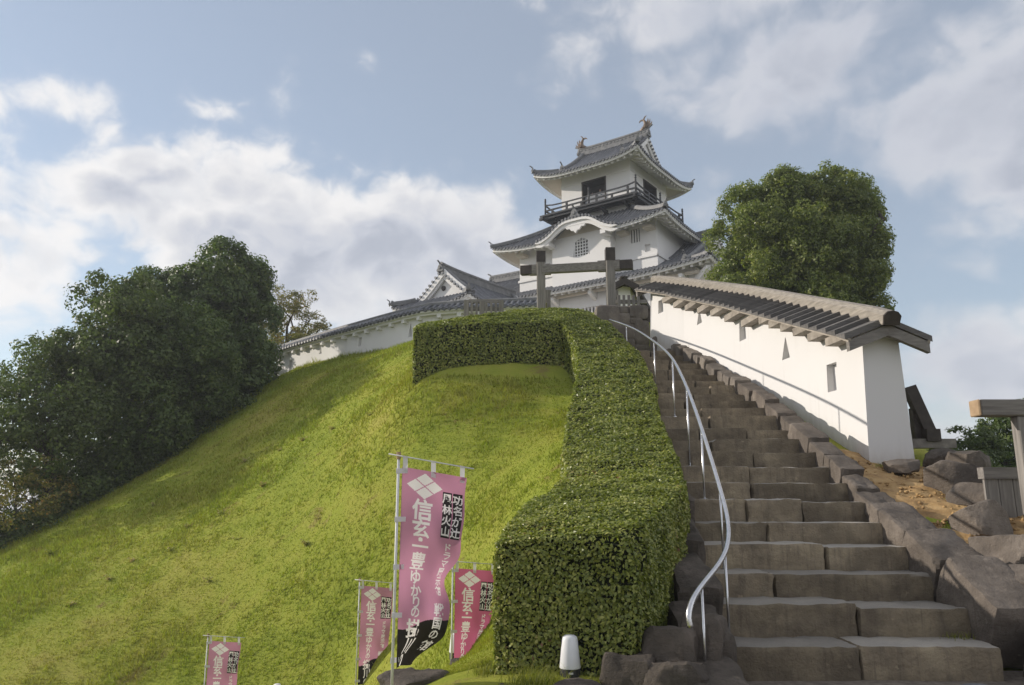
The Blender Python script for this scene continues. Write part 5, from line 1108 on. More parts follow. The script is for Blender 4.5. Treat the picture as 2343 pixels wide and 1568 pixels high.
br = [find for find in (500, 575, 655, 740, 830, 940, 1055, 1120, 1195, 1275, 1370, 1485, 1610)]
bq = []
for x in br:
    px = Z3(x, 0)[0]; bq.append(float(min(np.linspace(0, wl.len, 500), key=lambda q: abs(proj(lpt(q, 0.62, ez(wl.at(q)[1]) - 0.1))[0] - px))))
bq = sorted(bq + [0.12])
for i, q in enumerate(bq):
    q2 = bq[i + 1] - 0.03 if i + 1 < len(bq) else min(q + 0.7, wl.len - 0.1)
    for s in (1, -1):
        zl = ez(wl.at(q)[1]) - 0.12; zh = zl + 0.15; m = MB()
        m.frustum([lpt(q, s * 0.25, zl), lpt(q2, s * 0.25, zl), lpt(q2, s * 0.58, zl), lpt(q, s * 0.58, zl)], [lpt(q, s * 0.25, zh), lpt(q2, s * 0.25, zh), lpt(q2, s * 0.58, zh), lpt(q, s * 0.58, zh)]); m.build('eave_block', M['wood_pale'], rwall)

# stays behind the wall end
st = thing('timber_stay', tuple(py(2110, 1010, 14.6)), 'dark slanting timber stay propping the back of the white wall end', 'timber stay')
a, b = py(2078, 885, 14.4), py(2130, 995, 14.4); dx_ = np.array([0.10, 0, 0.03])
m = MB(); m.frustum([a - dx_ + [0, -0.08, 0], a + dx_ + [0, -0.08, 0], a + dx_ + [0, 0.08, 0], a - dx_ + [0, 0.08, 0]], [b - dx_ + [0, -0.08, -0.05], b + dx_ + [0, -0.08, -0.05], b + dx_ + [0, 0.08, -0.05], b - dx_ + [0, 0.08, -0.05]]); m.build('slanting_beam', M['wood_dark'], st)
a, b = py(2088, 935, 14.5), py(2092, 1015, 14.5); m = MB(); m.box(a[0] - 0.06, a[0] + 0.06, 14.4, 14.55, b[2], a[2]); m.build('upright', M['wood_dark'], st)
a, b = py(2080, 1005, 14.35), py(2182, 1026, 14.35); m = MB(); m.box(a[0], b[0], 14.25, 14.45, b[2], a[2]); m.build('ground_beam', M['wood'], st)
a = py(2130, 990, 14.3); m = MB(); m.box(a[0] - 0.13, a[0] + 0.12, 14.2, 14.46, a[2] - 0.16, a[2] + 0.06); m.build('foot_block', M['wood_dark'], st)

# board fence and post-and-beam frame on the far right
fr = thing('wooden_gateway', tuple(py(2335, 1300, 10.0)), 'weathered post-and-beam timber frame with pale cut beam end beside the boulders', 'gateway')
a, b = py(2227, 916, 10.0), py(2227, 953, 10.0)
m = MB(); m.box(a[0] + 0.03, 8.6, 9.9, 10.12, b[2], a[2]); m.build('beam', M['wood_x'], fr, bevel=0.012)
m = MB(); m.box(a[0] - 0.004, a[0] + 0.028, 9.9, 10.12, b[2], a[2]); m.build('beam_end', M['fresh_wood'], fr, bevel=0.012)
for X in (py(2333, 1000, 10.0)[0] + 0.02, 8.2): m = MB(); m.box(X - 0.06, X + 0.09, 9.93, 10.09, 0.3, b[2] - 0.003); m.build('post', M['wood_z'], fr, bevel=0.01)
fe = thing('board_fence', tuple(py(2290, 1300, 10.5)), 'weathered upright board fence with a flat top rail behind the boulders', 'fence')
a = py(2240, 1070, 10.5); b = py(2240, 1096, 10.5); m = MB(); m.box(a[0], 9.0, 10.42, 10.56, b[2], a[2]); m.build('top_rail', M['wood_x'], fe)
for i in range(15): X = a[0] + 0.02 + i * 0.19; m = MB(); m.box(X, X + 0.18, 10.46, 10.50 + 0.006 * (i % 2), 0.5, b[2] - 0.002); m.build('board', M['wood_z'], fe)

# ------------------------------------------------------------------ timber gate at the top
gt = thing('timber_gate', (2.45, 29.0, 8.9), 'grey timber gate of two posts and a crossbeam with dark capped ends', 'gate')
for (x, yt, Yd) in ((1237, 590, 29.5), (1395, 586, 28.6)):
    t = py(x, yt, Yd); w = 0.165
    m = MB(); m.box(t[0] - w, t[0] + w, Yd - w, Yd + w, 8.0, t[2] - 0.05); m.build('post', M['wood_z'], gt, bevel=0.02)
    ct = py(x, 574 if x < 1300 else 566, Yd)[2]; m = MB(); m.box(t[0] - w - 0.015, t[0] + w + 0.015, Yd - w - 0.015, Yd + w + 0.015, t[2] - 0.22, ct - 0.06)
    i0 = m.vert((t[0] - w - 0.015, Yd - w - 0.015, ct - 0.06), (t[0] + w + 0.015, Yd - w - 0.015, ct - 0.06), (t[0] + w + 0.015, Yd + w + 0.015, ct - 0.06), (t[0] - w - 0.015, Yd + w + 0.015, ct - 0.06), (t[0], Yd, ct))
    for j in range(4): m.face(i0 + j, i0 + (j + 1) % 4, i0 + 4)
    m.build('post_cap', M['wood_dark'], gt, fix=False)
    m = MB(); m.box(t[0] + 0.12, t[0] + 0.42, Yd + 1.0, Yd + 1.3, 8.0, py(x, 665, Yd + 1.1)[2]); m.build('rear_stay', M['wood_z'], gt)
    m = MB(); m.box(t[0] + 0.06, t[0] + 0.24, Yd + 0.17, Yd + 1.0, 9.5, 9.66); m.build('tie', M['wood_y'], gt)
A, B_ = py(1192, 620, 29.72), py(1446, 606, 28.32)
def beam(p, q, h, w, name, mat):
    d = (q - p); d /= np.linalg.norm(d); n = np.array([-d[1], d[0], 0]); n /= np.linalg.norm(n); z = np.array([0, 0, 1.0]); m = MB()
    R_ = lambda c: [c - n * w - z * h, c + n * w - z * h, c + n * w + z * h, c - n * w + z * h]
    m.frustum(R_(p), R_(q)); return m.build(name, M[mat], gt, bevel=0.015)
D_ = (B_ - A); beam(A + D_ * 0.0, B_, 0.17, 0.11, 'crossbeam', 'wood_x')
for t in (0.175, 0.80): c = A + D_ * t; beam(c - D_ * 0.10, c + D_ * 0.10, 0.215, 0.09, 'bolster', 'wood_x')
for (p, q) in ((A - D_ * 0.003, A + D_ * 0.105), (B_ - D_ * 0.105, B_ + D_ * 0.003)): beam(p, q, 0.185, 0.125, 'beam_cap', 'wood_dark')
# picket fences by the gate
ZC = lambda x, y: ((1400 + x / 2.13) / 1.65329, (950 + y / 2.13) / 1.65329); ZB = lambda x, y: ((1840 + x / 2.603) / 1.65329, (730 + y / 2.603) / 1.65329)
pf = thing('picket_fence', tuple(py(*ZC(910, 520), 30.6)), 'low grey picket fence left of the gate above the hedge', 'fence')
for x in (775, 1055): t = py(*ZC(x, 398), 30.6); m = MB(); m.box(t[0] - 0.10, t[0] + 0.10, 30.5, 30.7, 7.9, t[2]); m.build('post', M['wood_z'], pf)
for (y, h) in ((404, 0.07), (468, 0.08)): a, b = py(*ZC(780, y), 30.6), py(*ZC(1050, y), 30.6); m = MB(); m.box(a[0] + 0.08, b[0] - 0.08, 30.56, 30.64, a[2] - h, a[2] + h); m.build('rail', M['wood_x'], pf)
for x in (818, 858, 902, 936, 975, 1012): t = py(*ZC(x, 418 if x != 902 else 410), 30.6); w = 0.11 if x == 902 else 0.045; m = MB(); m.box(t[0] - w, t[0] + w, 30.50, 30.555, 7.9, t[2]); m.build('picket', M['wood_z'], pf)
pf = thing('picket_fence', tuple(py(*ZB(1380, 1110), 28.0)), 'low grey picket fence right of the gate on the stone wall', 'fence')
a, b = py(*ZB(1275, 1072), 28.0), py(*ZB(1500, 1068), 28.0); m = MB(); m.box(a[0], b[0] + 0.3, 27.97, 28.05, a[2] - 0.07, a[2] + 0.07); m.build('rail', M['wood_x'], pf)
for x in (1300, 1347, 1396, 1443, 1490): t = py(*ZB(x, 1012), 28.0); m = MB(); m.box(t[0] - 0.05, t[0] + 0.05, 27.92, 27.965, 8.3, t[2]); m.build('picket', M['wood_z'], pf)
# end of another wall with a little timber roof, behind the gate
sm = thing('plaster_wall', tuple(py(*ZB(1345, 1110), 33.0)), 'white wall end under a small dark timber gable behind the gate', 'wall')
bl, br_ = py(*ZB(1268, 1100), 33.0), py(*ZB(1420, 1100), 33.0); tl, tr = py(*ZB(1272, 930), 33.0), py(*ZB(1412, 930), 33.0); ap = py(*ZB(1343, 868), 33.0)
m = MB(); ring = [(bl[0], 33, 8.5), (br_[0], 33, 8.5), (tr[0], 33, tr[2]), (ap[0], 33, ap[2] - 0.25), (tl[0], 33, tl[2])]; m.frustum(ring, [(p[0] + 1.6, 38.0, p[2]) for p in ring]); m.build('wall', M['plaster'], sm)
el_, er = py(*ZB(1190, 935), 32.7), py(*ZB(1500, 925), 32.7)
for e_ in (el_, er):
    m = MB(); m.frustum([(ap[0], 32.7, ap[2]), (e_[0], 32.7, e_[2]), (e_[0], 32.7, e_[2] - 0.16), (ap[0], 32.7, ap[2] - 0.2)], [(ap[0] + 1.7, 38, ap[2]), (e_[0] + 1.7, 38, e_[2]), (e_[0] + 1.7, 38, e_[2] - 0.16), (ap[0] + 1.7, 38, ap[2] - 0.2)]); m.build('roof_slope', M['wood_dark'], sm)
    m = MB(); m.frustum([(ap[0], 32.6, ap[2] + 0.05), (e_[0], 32.6, e_[2] + 0.05), (e_[0], 32.6, e_[2] - 0.22), (ap[0], 32.6, ap[2] - 0.26)], [(ap[0], 32.69, ap[2] + 0.05), (e_[0], 32.69, e_[2] + 0.05), (e_[0], 32.69, e_[2] - 0.22), (ap[0], 32.69, ap[2] - 0.26)]); m.build('barge_board', M['wood_dark'], sm)
m = MB(); m.box(ap[0] - 0.17, ap[0] + 0.17, 32.55, 33.2, ap[2] + 0.02, py(*ZB(1340, 826), 32.7)[2]); m.build('ridge_beam', M['wood_dark'], sm, bevel=0.04)

# ------------------------------------------------------------------ trees
def limb_tube(p, q, r0, r1, seed, n=6, bend=0.12):
    r = np.random.default_rng(seed); p, q = np.array(p, float), np.array(q, float); L = np.linalg.norm(q - p); pts = []
    o = r.normal(size=3) * L * bend; o2 = r.normal(size=3) * L * bend * 0.5
    for k in range(n): t = k / (n - 1); pts.append(p + (q - p) * t + o * math.sin(math.pi * t) + o2 * math.sin(2 * math.pi * t))
    return pts, [r0 + (r1 - r0) * k / (n - 1) for k in range(n)]
def tree(name, label, base, lobes, mat, leaf, group=None, cr=0.55, per=70, cover=1.0, trunk_r=0.3, inner=0.35, flat=0.65, seed=1, cat='tree', bushy=False, twigs=0, droop=0.0, bough=1.0):
    r = np.random.default_rng(seed); base = np.array(base, float); root = thing(name, tuple(base), label, cat, group)
    C, Nn = [], []
    for (c, rad) in lobes:
        c, rad = np.array(c, float), np.array(rad, float); area = 4 * math.pi * ((rad[0] * rad[1]) ** 1.6 / 3 + (rad[0] * rad[2]) ** 1.6 / 3 + (rad[1] * rad[2]) ** 1.6 / 3) ** (1 / 1.6)
        # each lobe is a cauliflower of smaller boughs, each bough a shell of leaf clumps: that gives lit tops and dark clefts
        rm = float(rad.mean()); br_ = min(bough, rm * 0.6); nb = max(7, int(area / (br_ * br_ * 3.9) * cover)); gi = np.arange(nb) + 0.5; ph_ = np.arccos(1 - 2 * gi / nb); th_ = math.pi * (1 + 5 ** 0.5) * gi + seed
        bd = np.stack([np.cos(th_) * np.sin(ph_), np.sin(th_) * np.sin(ph_), np.cos(ph_)], 1) + r.normal(size=(nb, 3)) * 0.16; bd /= np.linalg.norm(bd, axis=1)[:, None]
        for q in bd:
            bc = c + q * rad * r.uniform(0.62, 1.02); rb = br_ * r.uniform(0.5, 1.2); nc = max(4, int(rb * rb / (cr * cr) * 3.4)); dd = r.normal(size=(nc, 3)) + q * 0.55 + np.array([0, 0, 0.25]); dd /= np.linalg.norm(dd, axis=1)[:, None]
            C.append(bc + dd * rb * np.array([1, 1, flat]) * r.uniform(0.8, 1.08, nc)[:, None]); Nn.append(dd)
        ni = int(nb * 2 * inner) + 3; dd = r.normal(size=(ni, 3)); dd /= np.linalg.norm(dd, axis=1)[:, None]; C.append(c + dd * rad * r.uniform(0.35, 0.75, ni)[:, None]); Nn.append(dd)
    C, Nn = np.concatenate(C), np.concatenate(Nn); n = len(C); crr = cr * r.uniform(0.55, 1.5, n)
    k = r.poisson(per * 1.15 * (crr / cr) ** 2); idx = np.repeat(np.arange(n), k); d = r.normal(size=(len(idx), 3)); d /= np.linalg.norm(d, axis=1)[:, None]; d[:, 2] = d[:, 2] * 0.88 + 0.12
    P = C[idx] + d * (crr[idx] * r.uniform(0.62, 1.0, len(idx)))[:, None] * np.array([1, 1, flat]); Nl = d * 1.25 + Nn[idx] * 0.3 + np.array([0, 0, 0.2])
    V, F_ = leaves(P, Nl, leaf * r.uniform(0.6, 1.25, len(P)), 0.62, 0.45, droop=droop)
    o = add_obj('crown' if not bushy else 'foliage', np_mesh('crown', V, F_), M[mat], root); o['kind'] = 'stuff'
    m = MB(); ctr = np.mean([l[0] for l in lobes], axis=0); fork = base + (ctr - base) * 0.55; fork[2] = base[2] + (ctr[2] - base[2]) * 0.6
    if bushy: fork = base + (ctr - base) * 0.3
    pts, R_ = limb_tube(base - np.array([0, 0, 0.3]), fork, trunk_r, trunk_r * 0.7, seed, 7, 0.04); m.tube(pts, R_, 9)
    for i, (c, rad) in enumerate(lobes):
        pts, R_ = limb_tube(fork, c, trunk_r * 0.6, trunk_r * 0.15, seed + i + 1); m.tube(pts, R_, 6)
        for j in range(2 + twigs): t = C[r.integers(n)]; t = np.array(c) + (t - np.array(c)) * 1.0; t = np.array(c) + np.clip(r.normal(size=3), -1.2, 1.2) * np.array(rad) * 0.4; pts, R_ = limb_tube(c, t, trunk_r * 0.16, 0.012, seed + 40 + i * 7 + j, 5, 0.15); m.tube(pts, R_, 4)
    m.build('trunk' if not bushy else 'stem', M['bark'], root, smooth=True, fix=False)
    return root, len(P)
def LB(x, y, Yd, rx, rz, ry=None):
    c = py(x, y, Yd); s = Yd / 1826.0 * 1.03; return (c, (rx * s, (ry if ry else (rx + rz) / 2) * s, rz * s))
def gbase(x, Yd): X = (x - CXP) / 1826.0 * Yd; return (X, Yd, ground_at(X, Yd))
total = 0
def T_(*a, **k):
    global total; _, n = tree(*a, **k); total += n
GL = 'trees beyond the crest of the slope'
T_('round_tree', 'dense rounded evergreen tree rising behind the timber-roofed white wall', gbase(1835, 36), [LB(1840, 560, 36, 165, 150), LB(1835, 575, 34.6, 110, 100), LB(1850, 468, 36, 125, 82), LB(1738, 560, 35.5, 85, 130), LB(1712, 640, 35, 70, 80), LB(1935, 570, 36, 68, 130), LB(1945, 660, 35.5, 60, 85), LB(1840, 680, 35, 140, 90), LB(1765, 470, 36, 70, 60), LB(1960, 485, 36.3, 40, 46), LB(1978, 690, 35, 40, 50), LB(1940, 560, 34.8, 58, 90)],
   'leaf_camphor', 0.135, cr=0.27, per=34, cover=1.15, trunk_r=0.35, seed=3, flat=0.95, droop=0.35, inner=0.45, bough=0.85)
T_('evergreen_tree', 'tallest dark evergreen tree in the mass beyond the slope, beside the wall end', gbase(480, 40), [LB(505, 655, 40, 95, 78), LB(440, 720, 39, 115, 90), LB(550, 640, 40, 50, 62), LB(540, 760, 39, 78, 110), LB(420, 800, 38, 120, 100), LB(360, 690, 39.5, 62, 55), LB(585, 690, 41, 28, 40), LB(480, 880, 37, 110, 80)], 'leaf_dark', 0.20, GL, cr=0.34, per=30, cover=1.15, trunk_r=0.4, seed=11, flat=0.95, bough=1.15)
T_('evergreen_tree', 'open crowned tree with a branch reaching out above the dark mass', gbase(300, 33.5), [LB(250, 690, 34.5, 58, 32), LB(320, 685, 34.5, 46, 34), LB(290, 705, 32, 60, 45), LB(310, 755, 33.5, 85, 62), LB(235, 800, 31.5, 85, 60), LB(330, 850, 32.5, 90, 70)], 'leaf_mid', 0.17, GL, cr=0.34, per=30, cover=0.75, trunk_r=0.28, seed=12, flat=0.95, bough=1.15)
T_('evergreen_tree', 'layered broadleaf tree with open horizontal branches at the left of the slope', gbase(120, 30.5), [LB(130, 825, 31.5, 95, 36), LB(55, 880, 30.5, 72, 38), LB(195, 825, 32.5, 75, 55), LB(35, 960, 28.5, 68, 48), LB(140, 920, 29.5, 95, 55), LB(0, 1010, 27.5, 60, 50), LB(90, 1000, 28.5, 90, 50), LB(200, 900, 31.5, 80, 60)], 'leaf_mid', 0.145, GL, cr=0.34, per=30, cover=0.62, trunk_r=0.26, seed=13, flat=0.95, twigs=3, bough=0.8)
T_('evergreen_tree', 'dark leafy tree filling the slope edge below the tall evergreen', gbase(385, 34), [LB(380, 880, 33.5, 130, 95), LB(300, 940, 32.5, 115, 85), LB(450, 920, 34.5, 90, 75), LB(330, 1010, 32, 95, 60), LB(240, 890, 33, 90, 70), LB(420, 800, 34.5, 110, 80), LB(320, 800, 33.5, 90, 70)], 'leaf_dark', 0.15, GL, cr=0.34, per=30, cover=1.15, trunk_r=0.3, seed=14, flat=0.95, bough=1.15)
T_('evergreen_tree', 'glossy leaved tree low at the slope edge with sky gaps beneath', gbase(190, 31.5), [LB(215, 1020, 32.5, 95, 75), LB(150, 1080, 31.5, 85, 60), LB(250, 1070, 32, 85, 60), LB(100, 1120, 30, 85, 55), LB(190, 1140, 30.5, 80, 40)], 'leaf_dark', 0.14, GL, cr=0.34, per=30, cover=0.75, trunk_r=0.22, seed=15, flat=0.95, bough=0.8)
T_('turning_tree', 'thin airy tree with yellowing leaves behind the far end of the long wall', gbase(640, 54), [LB(640, 700, 54, 48, 45), LB(680, 695, 54, 36, 36), LB(705, 740, 54, 30, 26), LB(620, 770, 53, 45, 55), LB(735, 750, 54, 16, 9), LB(600, 730, 53, 36, 60)], 'leaf_autumn', 0.14, None, cr=0.26, per=12, cover=0.6, trunk_r=0.2, seed=16, flat=0.7, twigs=6, bough=0.6)
T_('evergreen_tree', 'yellowish green tree peeping over the tiled cap of the long wall', gbase(690, 51), [LB(655, 795, 51, 45, 30), LB(690, 768, 52, 26, 16), LB(700, 790, 51, 40, 20)], 'leaf_autumn', 0.17, None, cr=0.26, per=12, cover=1.1, trunk_r=0.15, seed=17, flat=0.6, bough=0.6)
T_('round_shrub', 'round dark clipped shrub on the crest by the wall end', gbase(560, 42.5), [LB(560, 878, 42.5, 55, 62)], 'leaf_dark', 0.12, None, cr=0.26, per=26, cover=1.4, trunk_r=0.12, seed=18, flat=0.85, cat='shrub', bushy=True, bough=0.6)
T_('turning_bush', 'straggly bush with orange turning leaves at the foot of the dark trees', gbase(30, 28.5), [LB(30, 1085, 29.5, 90, 60), LB(-40, 1040, 30, 80, 60), LB(70, 1150, 28.5, 80, 50), LB(-20, 1180, 27.5, 90, 50), LB(125, 1130, 30, 50, 40)], 'leaf_autumn', 0.11, None, cr=0.26, per=12, cover=0.65, trunk_r=0.1, seed=19, flat=0.65, cat='bush', bushy=True, twigs=7, bough=0.6)
T_('dark_shrub', 'low dark undergrowth shrub lining the lower left crest of the slope', gbase(60, 28.5), [LB(40, 1215, 28.8, 110, 42), LB(-60, 1230, 28.0, 90, 45), LB(150, 1180, 30.5, 80, 36)], 'leaf_dark', 0.11, None, cr=0.26, per=26, cover=1.3, trunk_r=0.1, seed=20, flat=0.95, cat='shrub', bushy=True, bough=0.6)
T_('dark_shrub', 'dark undergrowth shrub on the crest under the glossy leaved tree', gbase(300, 33.5), [LB(290, 1080, 33, 70, 48), LB(370, 1030, 35.5, 70, 50), LB(450, 985, 38, 75, 50), LB(210, 1135, 31, 70, 40)], 'leaf_dark', 0.13, None, cr=0.26, per=26, cover=1.3, trunk_r=0.1, seed=21, flat=0.95, cat='shrub', bushy=True, bough=0.6)
T_('dark_shrub', 'dark undergrowth shrub between the round shrub and the tall evergreen', gbase(520, 43), [LB(520, 930, 42.5, 60, 45), LB(480, 870, 43.5, 70, 60), LB(600, 840, 45.5, 36, 60)], 'leaf_dark', 0.14, None, cr=0.26, per=26, cover=1.3, trunk_r=0.1, seed=22, flat=0.95, cat='shrub', bushy=True, bough=0.6)
GR = 'trees far right behind the fence'
T_('leafy_tree', 'pale green bushy tree in the gap between the stay and the timber frame', gbase(2210, 34), [LB(2220, 1030, 34, 50, 45), LB(2170, 1050, 33, 45, 36), LB(2255, 1015, 34, 30, 36), LB(2200, 1080, 32, 80, 40)], 'leaf_mid', 0.15, GR, cr=0.26, per=26, cover=1.0, trunk_r=0.15, seed=23, bough=0.6)
T_('leafy_tree', 'dark bushy tree standing behind the timber frame post', gbase(2310, 36), [LB(2305, 1010, 36, 48, 60), LB(2350, 1000, 36, 60, 70), LB(2290, 1060, 35, 70, 45)], 'leaf_dark', 0.15, GR, cr=0.26, per=26, cover=1.1, trunk_r=0.2, seed=24, bough=0.6)
for i, (x, y, Yd) in enumerate(((2120, 1040, 15.5), (2150, 1046, 14.2))):
    p = py(x, y, Yd); V, F_ = blade_clump((p[0], p[1], p[2] - 0.15), 260, 0.25, 0.22, 0.006, 60 + i); tag(add_obj('grass_clump', np_mesh('g', V, F_), M['blade']), ('green grass clump under the timber stay behind the wall', 'green grass clump between the wall foot and the dark boulder')[i], 'grass clump')
print('tree leaves', total)

# thin air between the camera and the far trees and keep
m = MB(); m.box(-2600, 2600, -500, 4600, -8.0, 36.0); hz = m.build('haze', None); hz['kind'] = 'stuff'; hz['label'] = 'thin pale haze in the air around the castle hill'
hm = bpy.data.materials.new('haze'); hm.use_nodes = True; Th = NT(hm.node_tree); Th.n.clear(); ho = Th.new('ShaderNodeOutputMaterial'); pv = Th.new('ShaderNodeVolumePrincipled')
pv.inputs['Color'].default_value = (0.86, 0.90, 0.97, 1); pv.inputs['Density'].default_value = 0.0008; pv.inputs['Anisotropy'].default_value = 0.25; Th.l.new(pv.outputs[0], ho.inputs['Volume']); hz.data.materials.append(hm)
# ------------------------------------------------------------------ banners
def glyph(ch):
    cu = bpy.data.curves.new('g', 'FONT'); cu.body = ch; cu.size = 1.0; cu.align_x = 'CENTER'; cu.offset = 0.022; cu.resolution_u = 3; cu.dimensions = '2D'; cu.fill_mode = 'FRONT'
    ob = bpy.data.objects.new('g', cu); COL.objects.link(ob); bpy.context.view_layer.update()
    me = bpy.data.meshes.new_from_object(ob.evaluated_get(bpy.context.evaluated_depsgraph_get())); bpy.data.objects.remove(ob); bpy.data.curves.remove(cu)
    bm = bmesh.new(); bm.from_mesh(me); bpy.data.meshes.remove(me); bmesh.ops.triangulate(bm, faces=bm.faces)
    for _ in range(2):
        lg = [e for e in bm.edges if e.calc_length() > 0.28]
        if lg: bmesh.ops.subdivide_edges(bm, edges=lg, cuts=1); bmesh.ops.triangulate(bm, faces=[f for f in bm.faces if len(f.verts) > 3])
    V = np.array([v.co[:] for v in bm.verts]) if len(bm.verts) else np.zeros((0, 3)); F_ = [[v.index for v in f.verts] for f in bm.faces]; bm.free()
    if len(V):
        lo, hi = V.min(0), V.max(0)
        if ch not in '一・「」': V[:, 0] -= (lo[0] + hi[0]) / 2; V[:, 1] -= (lo[1] + hi[1]) / 2
        else: V[:, 0] -= (lo[0] + hi[0]) / 2; V[:, 1] -= 0.36 if ch in '一・' else (lo[1] + hi[1]) / 2
    return V, F_
GC = {}
def G(ch):
    if ch not in GC: GC[ch] = glyph(ch)
    return GC[ch]
MAIN = [('信', 0.36, 0.20), ('玄', 0.53, 0.18), ('・', 0.635, 0.16), ('一', 0.70, 0.17), ('豊', 0.83, 0.17), ('ゆ', 0.98, 0.14), ('か', 1.10, 0.12), ('り', 1.20, 0.12), ('の', 1.29, 0.11), ('掛', 1.44, 0.19), ('川', 1.61, 0.17), ('の', 1.75, 0.15)]
SIDE = [('ド', 0.67, 0.085), ('ラ', 0.75, 0.085), ('マ', 0.83, 0.085), ('展', 0.915, 0.085), ('示', 1.00, 0.085), ('館', 1.085, 0.085), ('戦', 1.25, 0.115), ('国', 1.37, 0.115), ('の', 1.48, 0.11), ('館', 1.60, 0.115)]
BOXT = [('功', 0.535, 0.225), ('名', 0.535, 0.325), ('が', 0.535, 0.425), ('辻', 0.535, 0.525), ('風', 0.435, 0.225), ('林', 0.435, 0.325), ('火', 0.435, 0.425), ('山', 0.435, 0.525)]
def banner(label, px, ytop, Yd, a0, a1, amp, ph, tilt, sway, seed, rip=0.85, cell=0.0075, dye='pink'):
    top = py(px, ytop, Yd); X, Y0, zt = float(top[0]), Yd, float(top[2]); Wd, Hd = 0.60, 1.80; zf = zt - 0.10
    gz_ = ground_at(X, Y0); root = thing('banner', (X, Y0, gz_), label, 'banner', None)
    def S(u, v, off=0.0):
        def c(u, v):
            f = v / Hd; an = a0 + a1 * f ** 1.4 + 0.35 * amp / 0.05 * math.sin(2 * math.pi * (v / rip) + ph) * (0.35 + 0.65 * f); e = u / Wd
            A_ = amp * (0.25 + 0.75 * f); w = A_ * math.sin(2 * math.pi * (1.15 * e + v / (rip * 1.25)) + ph) * e
            w2 = 0.3 * A_ * math.sin(2 * math.pi * (2.1 * e - v / 0.5) + ph * 2) * e
            uu = u * (1 - 0.10 * f)
            return np.array([X + 0.035 + uu * math.cos(an) - (w + w2) * math.sin(an) + sway * e * f * f, Y0 + uu * math.sin(an) + (w + w2) * math.cos(an), zf - v * (1 - 0.03 * f) - tilt * e + 0.05 * e * f])
        p = c(u, v)
        if off:
            e = 0.004; n = np.cross(c(u + e, v) - c(u - e, v), c(u, v + e) - c(u, v - e)); n /= np.linalg.norm(n) + 1e-9
            if n[1] > 0: n = -n
            p = p + n * off
        return p
    nu, nv = int(Wd / cell) + 1, int(Hd / cell) + 1; us, vs = np.linspace(0, Wd, nu), np.linspace(0, Hd, nv)
    V = [S(u, v) for v in vs for u in us]
    jj, i_ = np.meshgrid(np.arange(nv - 1), np.arange(nu - 1), indexing='ij'); b0 = (jj * nu + i_).ravel(); F_ = np.stack([b0, b0 + 1, b0 + nu + 1, b0 + nu], 1)
    me = np_mesh('cloth', np.array(V), F_, True); uc, vc = (us[:-1] + us[1:]) / 2, (vs[:-1] + vs[1:]) / 2; UU, VV = np.meshgrid(uc, vc)
    ink = np.where(VV > 1.46 - 0.16 * UU / Wd + 0.02 * np.sin(UU * 14), 1, 0)
    ink[(VV > 0.165) & (VV < 0.585) & (((UU > 0.388) & (UU < 0.480)) | ((UU > 0.488) & (UU < 0.582)))] = 1
    for (dx, dy) in ((0, -0.062), (0, 0.062), (-0.088, 0), (0.088, 0)): ink[np.abs(UU - 0.215 - dx) / 0.080 + np.abs(VV - 0.145 - dy) / 0.056 < 1] = 2     # four-diamond crest
    for (ch, cu, cv, s) in [(c, 0.20, v, s) for c, v, s in MAIN] + [(c, 0.475, v, s) for c, v, s in SIDE] + [(c, u, v, 0.098) for c, u, v in BOXT]:
        Vg, Fg = G(ch)
        for f in Fg:
            tri = [(cu + Vg[k][0] * s, cv - Vg[k][1] * s) for k in f]; x_, y_ = [p[0] for p in tri], [p[1] for p in tri]
            ia, ib = np.searchsorted(uc, min(x_)), np.searchsorted(uc, max(x_)); ja, jb = np.searchsorted(vc, min(y_)), np.searchsorted(vc, max(y_))
            if ib <= ia or jb <= ja: continue
            su, sv = UU[ja:jb, ia:ib], VV[ja:jb, ia:ib]; e = [(tri[(k + 1) % 3][0] - tri[k][0]) * (sv - tri[k][1]) - (tri[(k + 1) % 3][1] - tri[k][1]) * (su - tri[k][0]) for k in range(3)]
            ins = ((e[0] >= 0) & (e[1] >= 0) & (e[2] >= 0)) | ((e[0] <= 0) & (e[1] <= 0) & (e[2] <= 0)); ink[ja:jb, ia:ib][ins] = 2
    me.polygons.foreach_set('material_index', ink.ravel().astype(np.int32)); cloth = add_obj('cloth', me, [M[dye], M['black_cloth'], M['white_print']], root)
    m = MB(); m.tube([(X, Y0, gz_ - 0.2), (X, Y0, zt - 0.005)], 0.0125, 8); pole = m.build('pole', M['pole_white'], root, smooth=True)
    m = MB(); m.tube([(X, Y0, zt - 0.03), (X, Y0, zt + 0.035)], 0.021, 8); m.build('pole_cap', M['fresh_wood'], pole)
    e0 = S(0, 0); e1 = S(Wd, 0); d = (e1 - e0) / Wd; p0 = np.array([X, Y0 - 0.022, zt]); m = MB(); m.tube([p0 - d * 0.09, p0 + d * 0.70], 0.0065, 6); m.build('crossbar', M['pole_white'], root, smooth=True)
    for u in (0.03, 0.29, 0.56):
        q = [S(u - 0.022, 0.05, 0.005), S(u + 0.022, 0.05, 0.005)]; b = p0 + d * (u + 0.035); w_ = d * 0.022; m = MB(); i0 = m.vert(q[0], q[1], b + w_ + np.array([0, -0.012, 0.008]), b - w_ + np.array([0, -0.012, 0.008])); m.face(i0, i0 + 1, i0 + 2, i0 + 3)
        j0 = m.vert(b + w_ + np.array([0, 0.012, 0.008]), b - w_ + np.array([0, 0.012, 0.008])); m.face(i0 + 3, i0 + 2, j0, j0 + 1); m.build('loop_tape', M['white_tape'], cloth, fix=False)
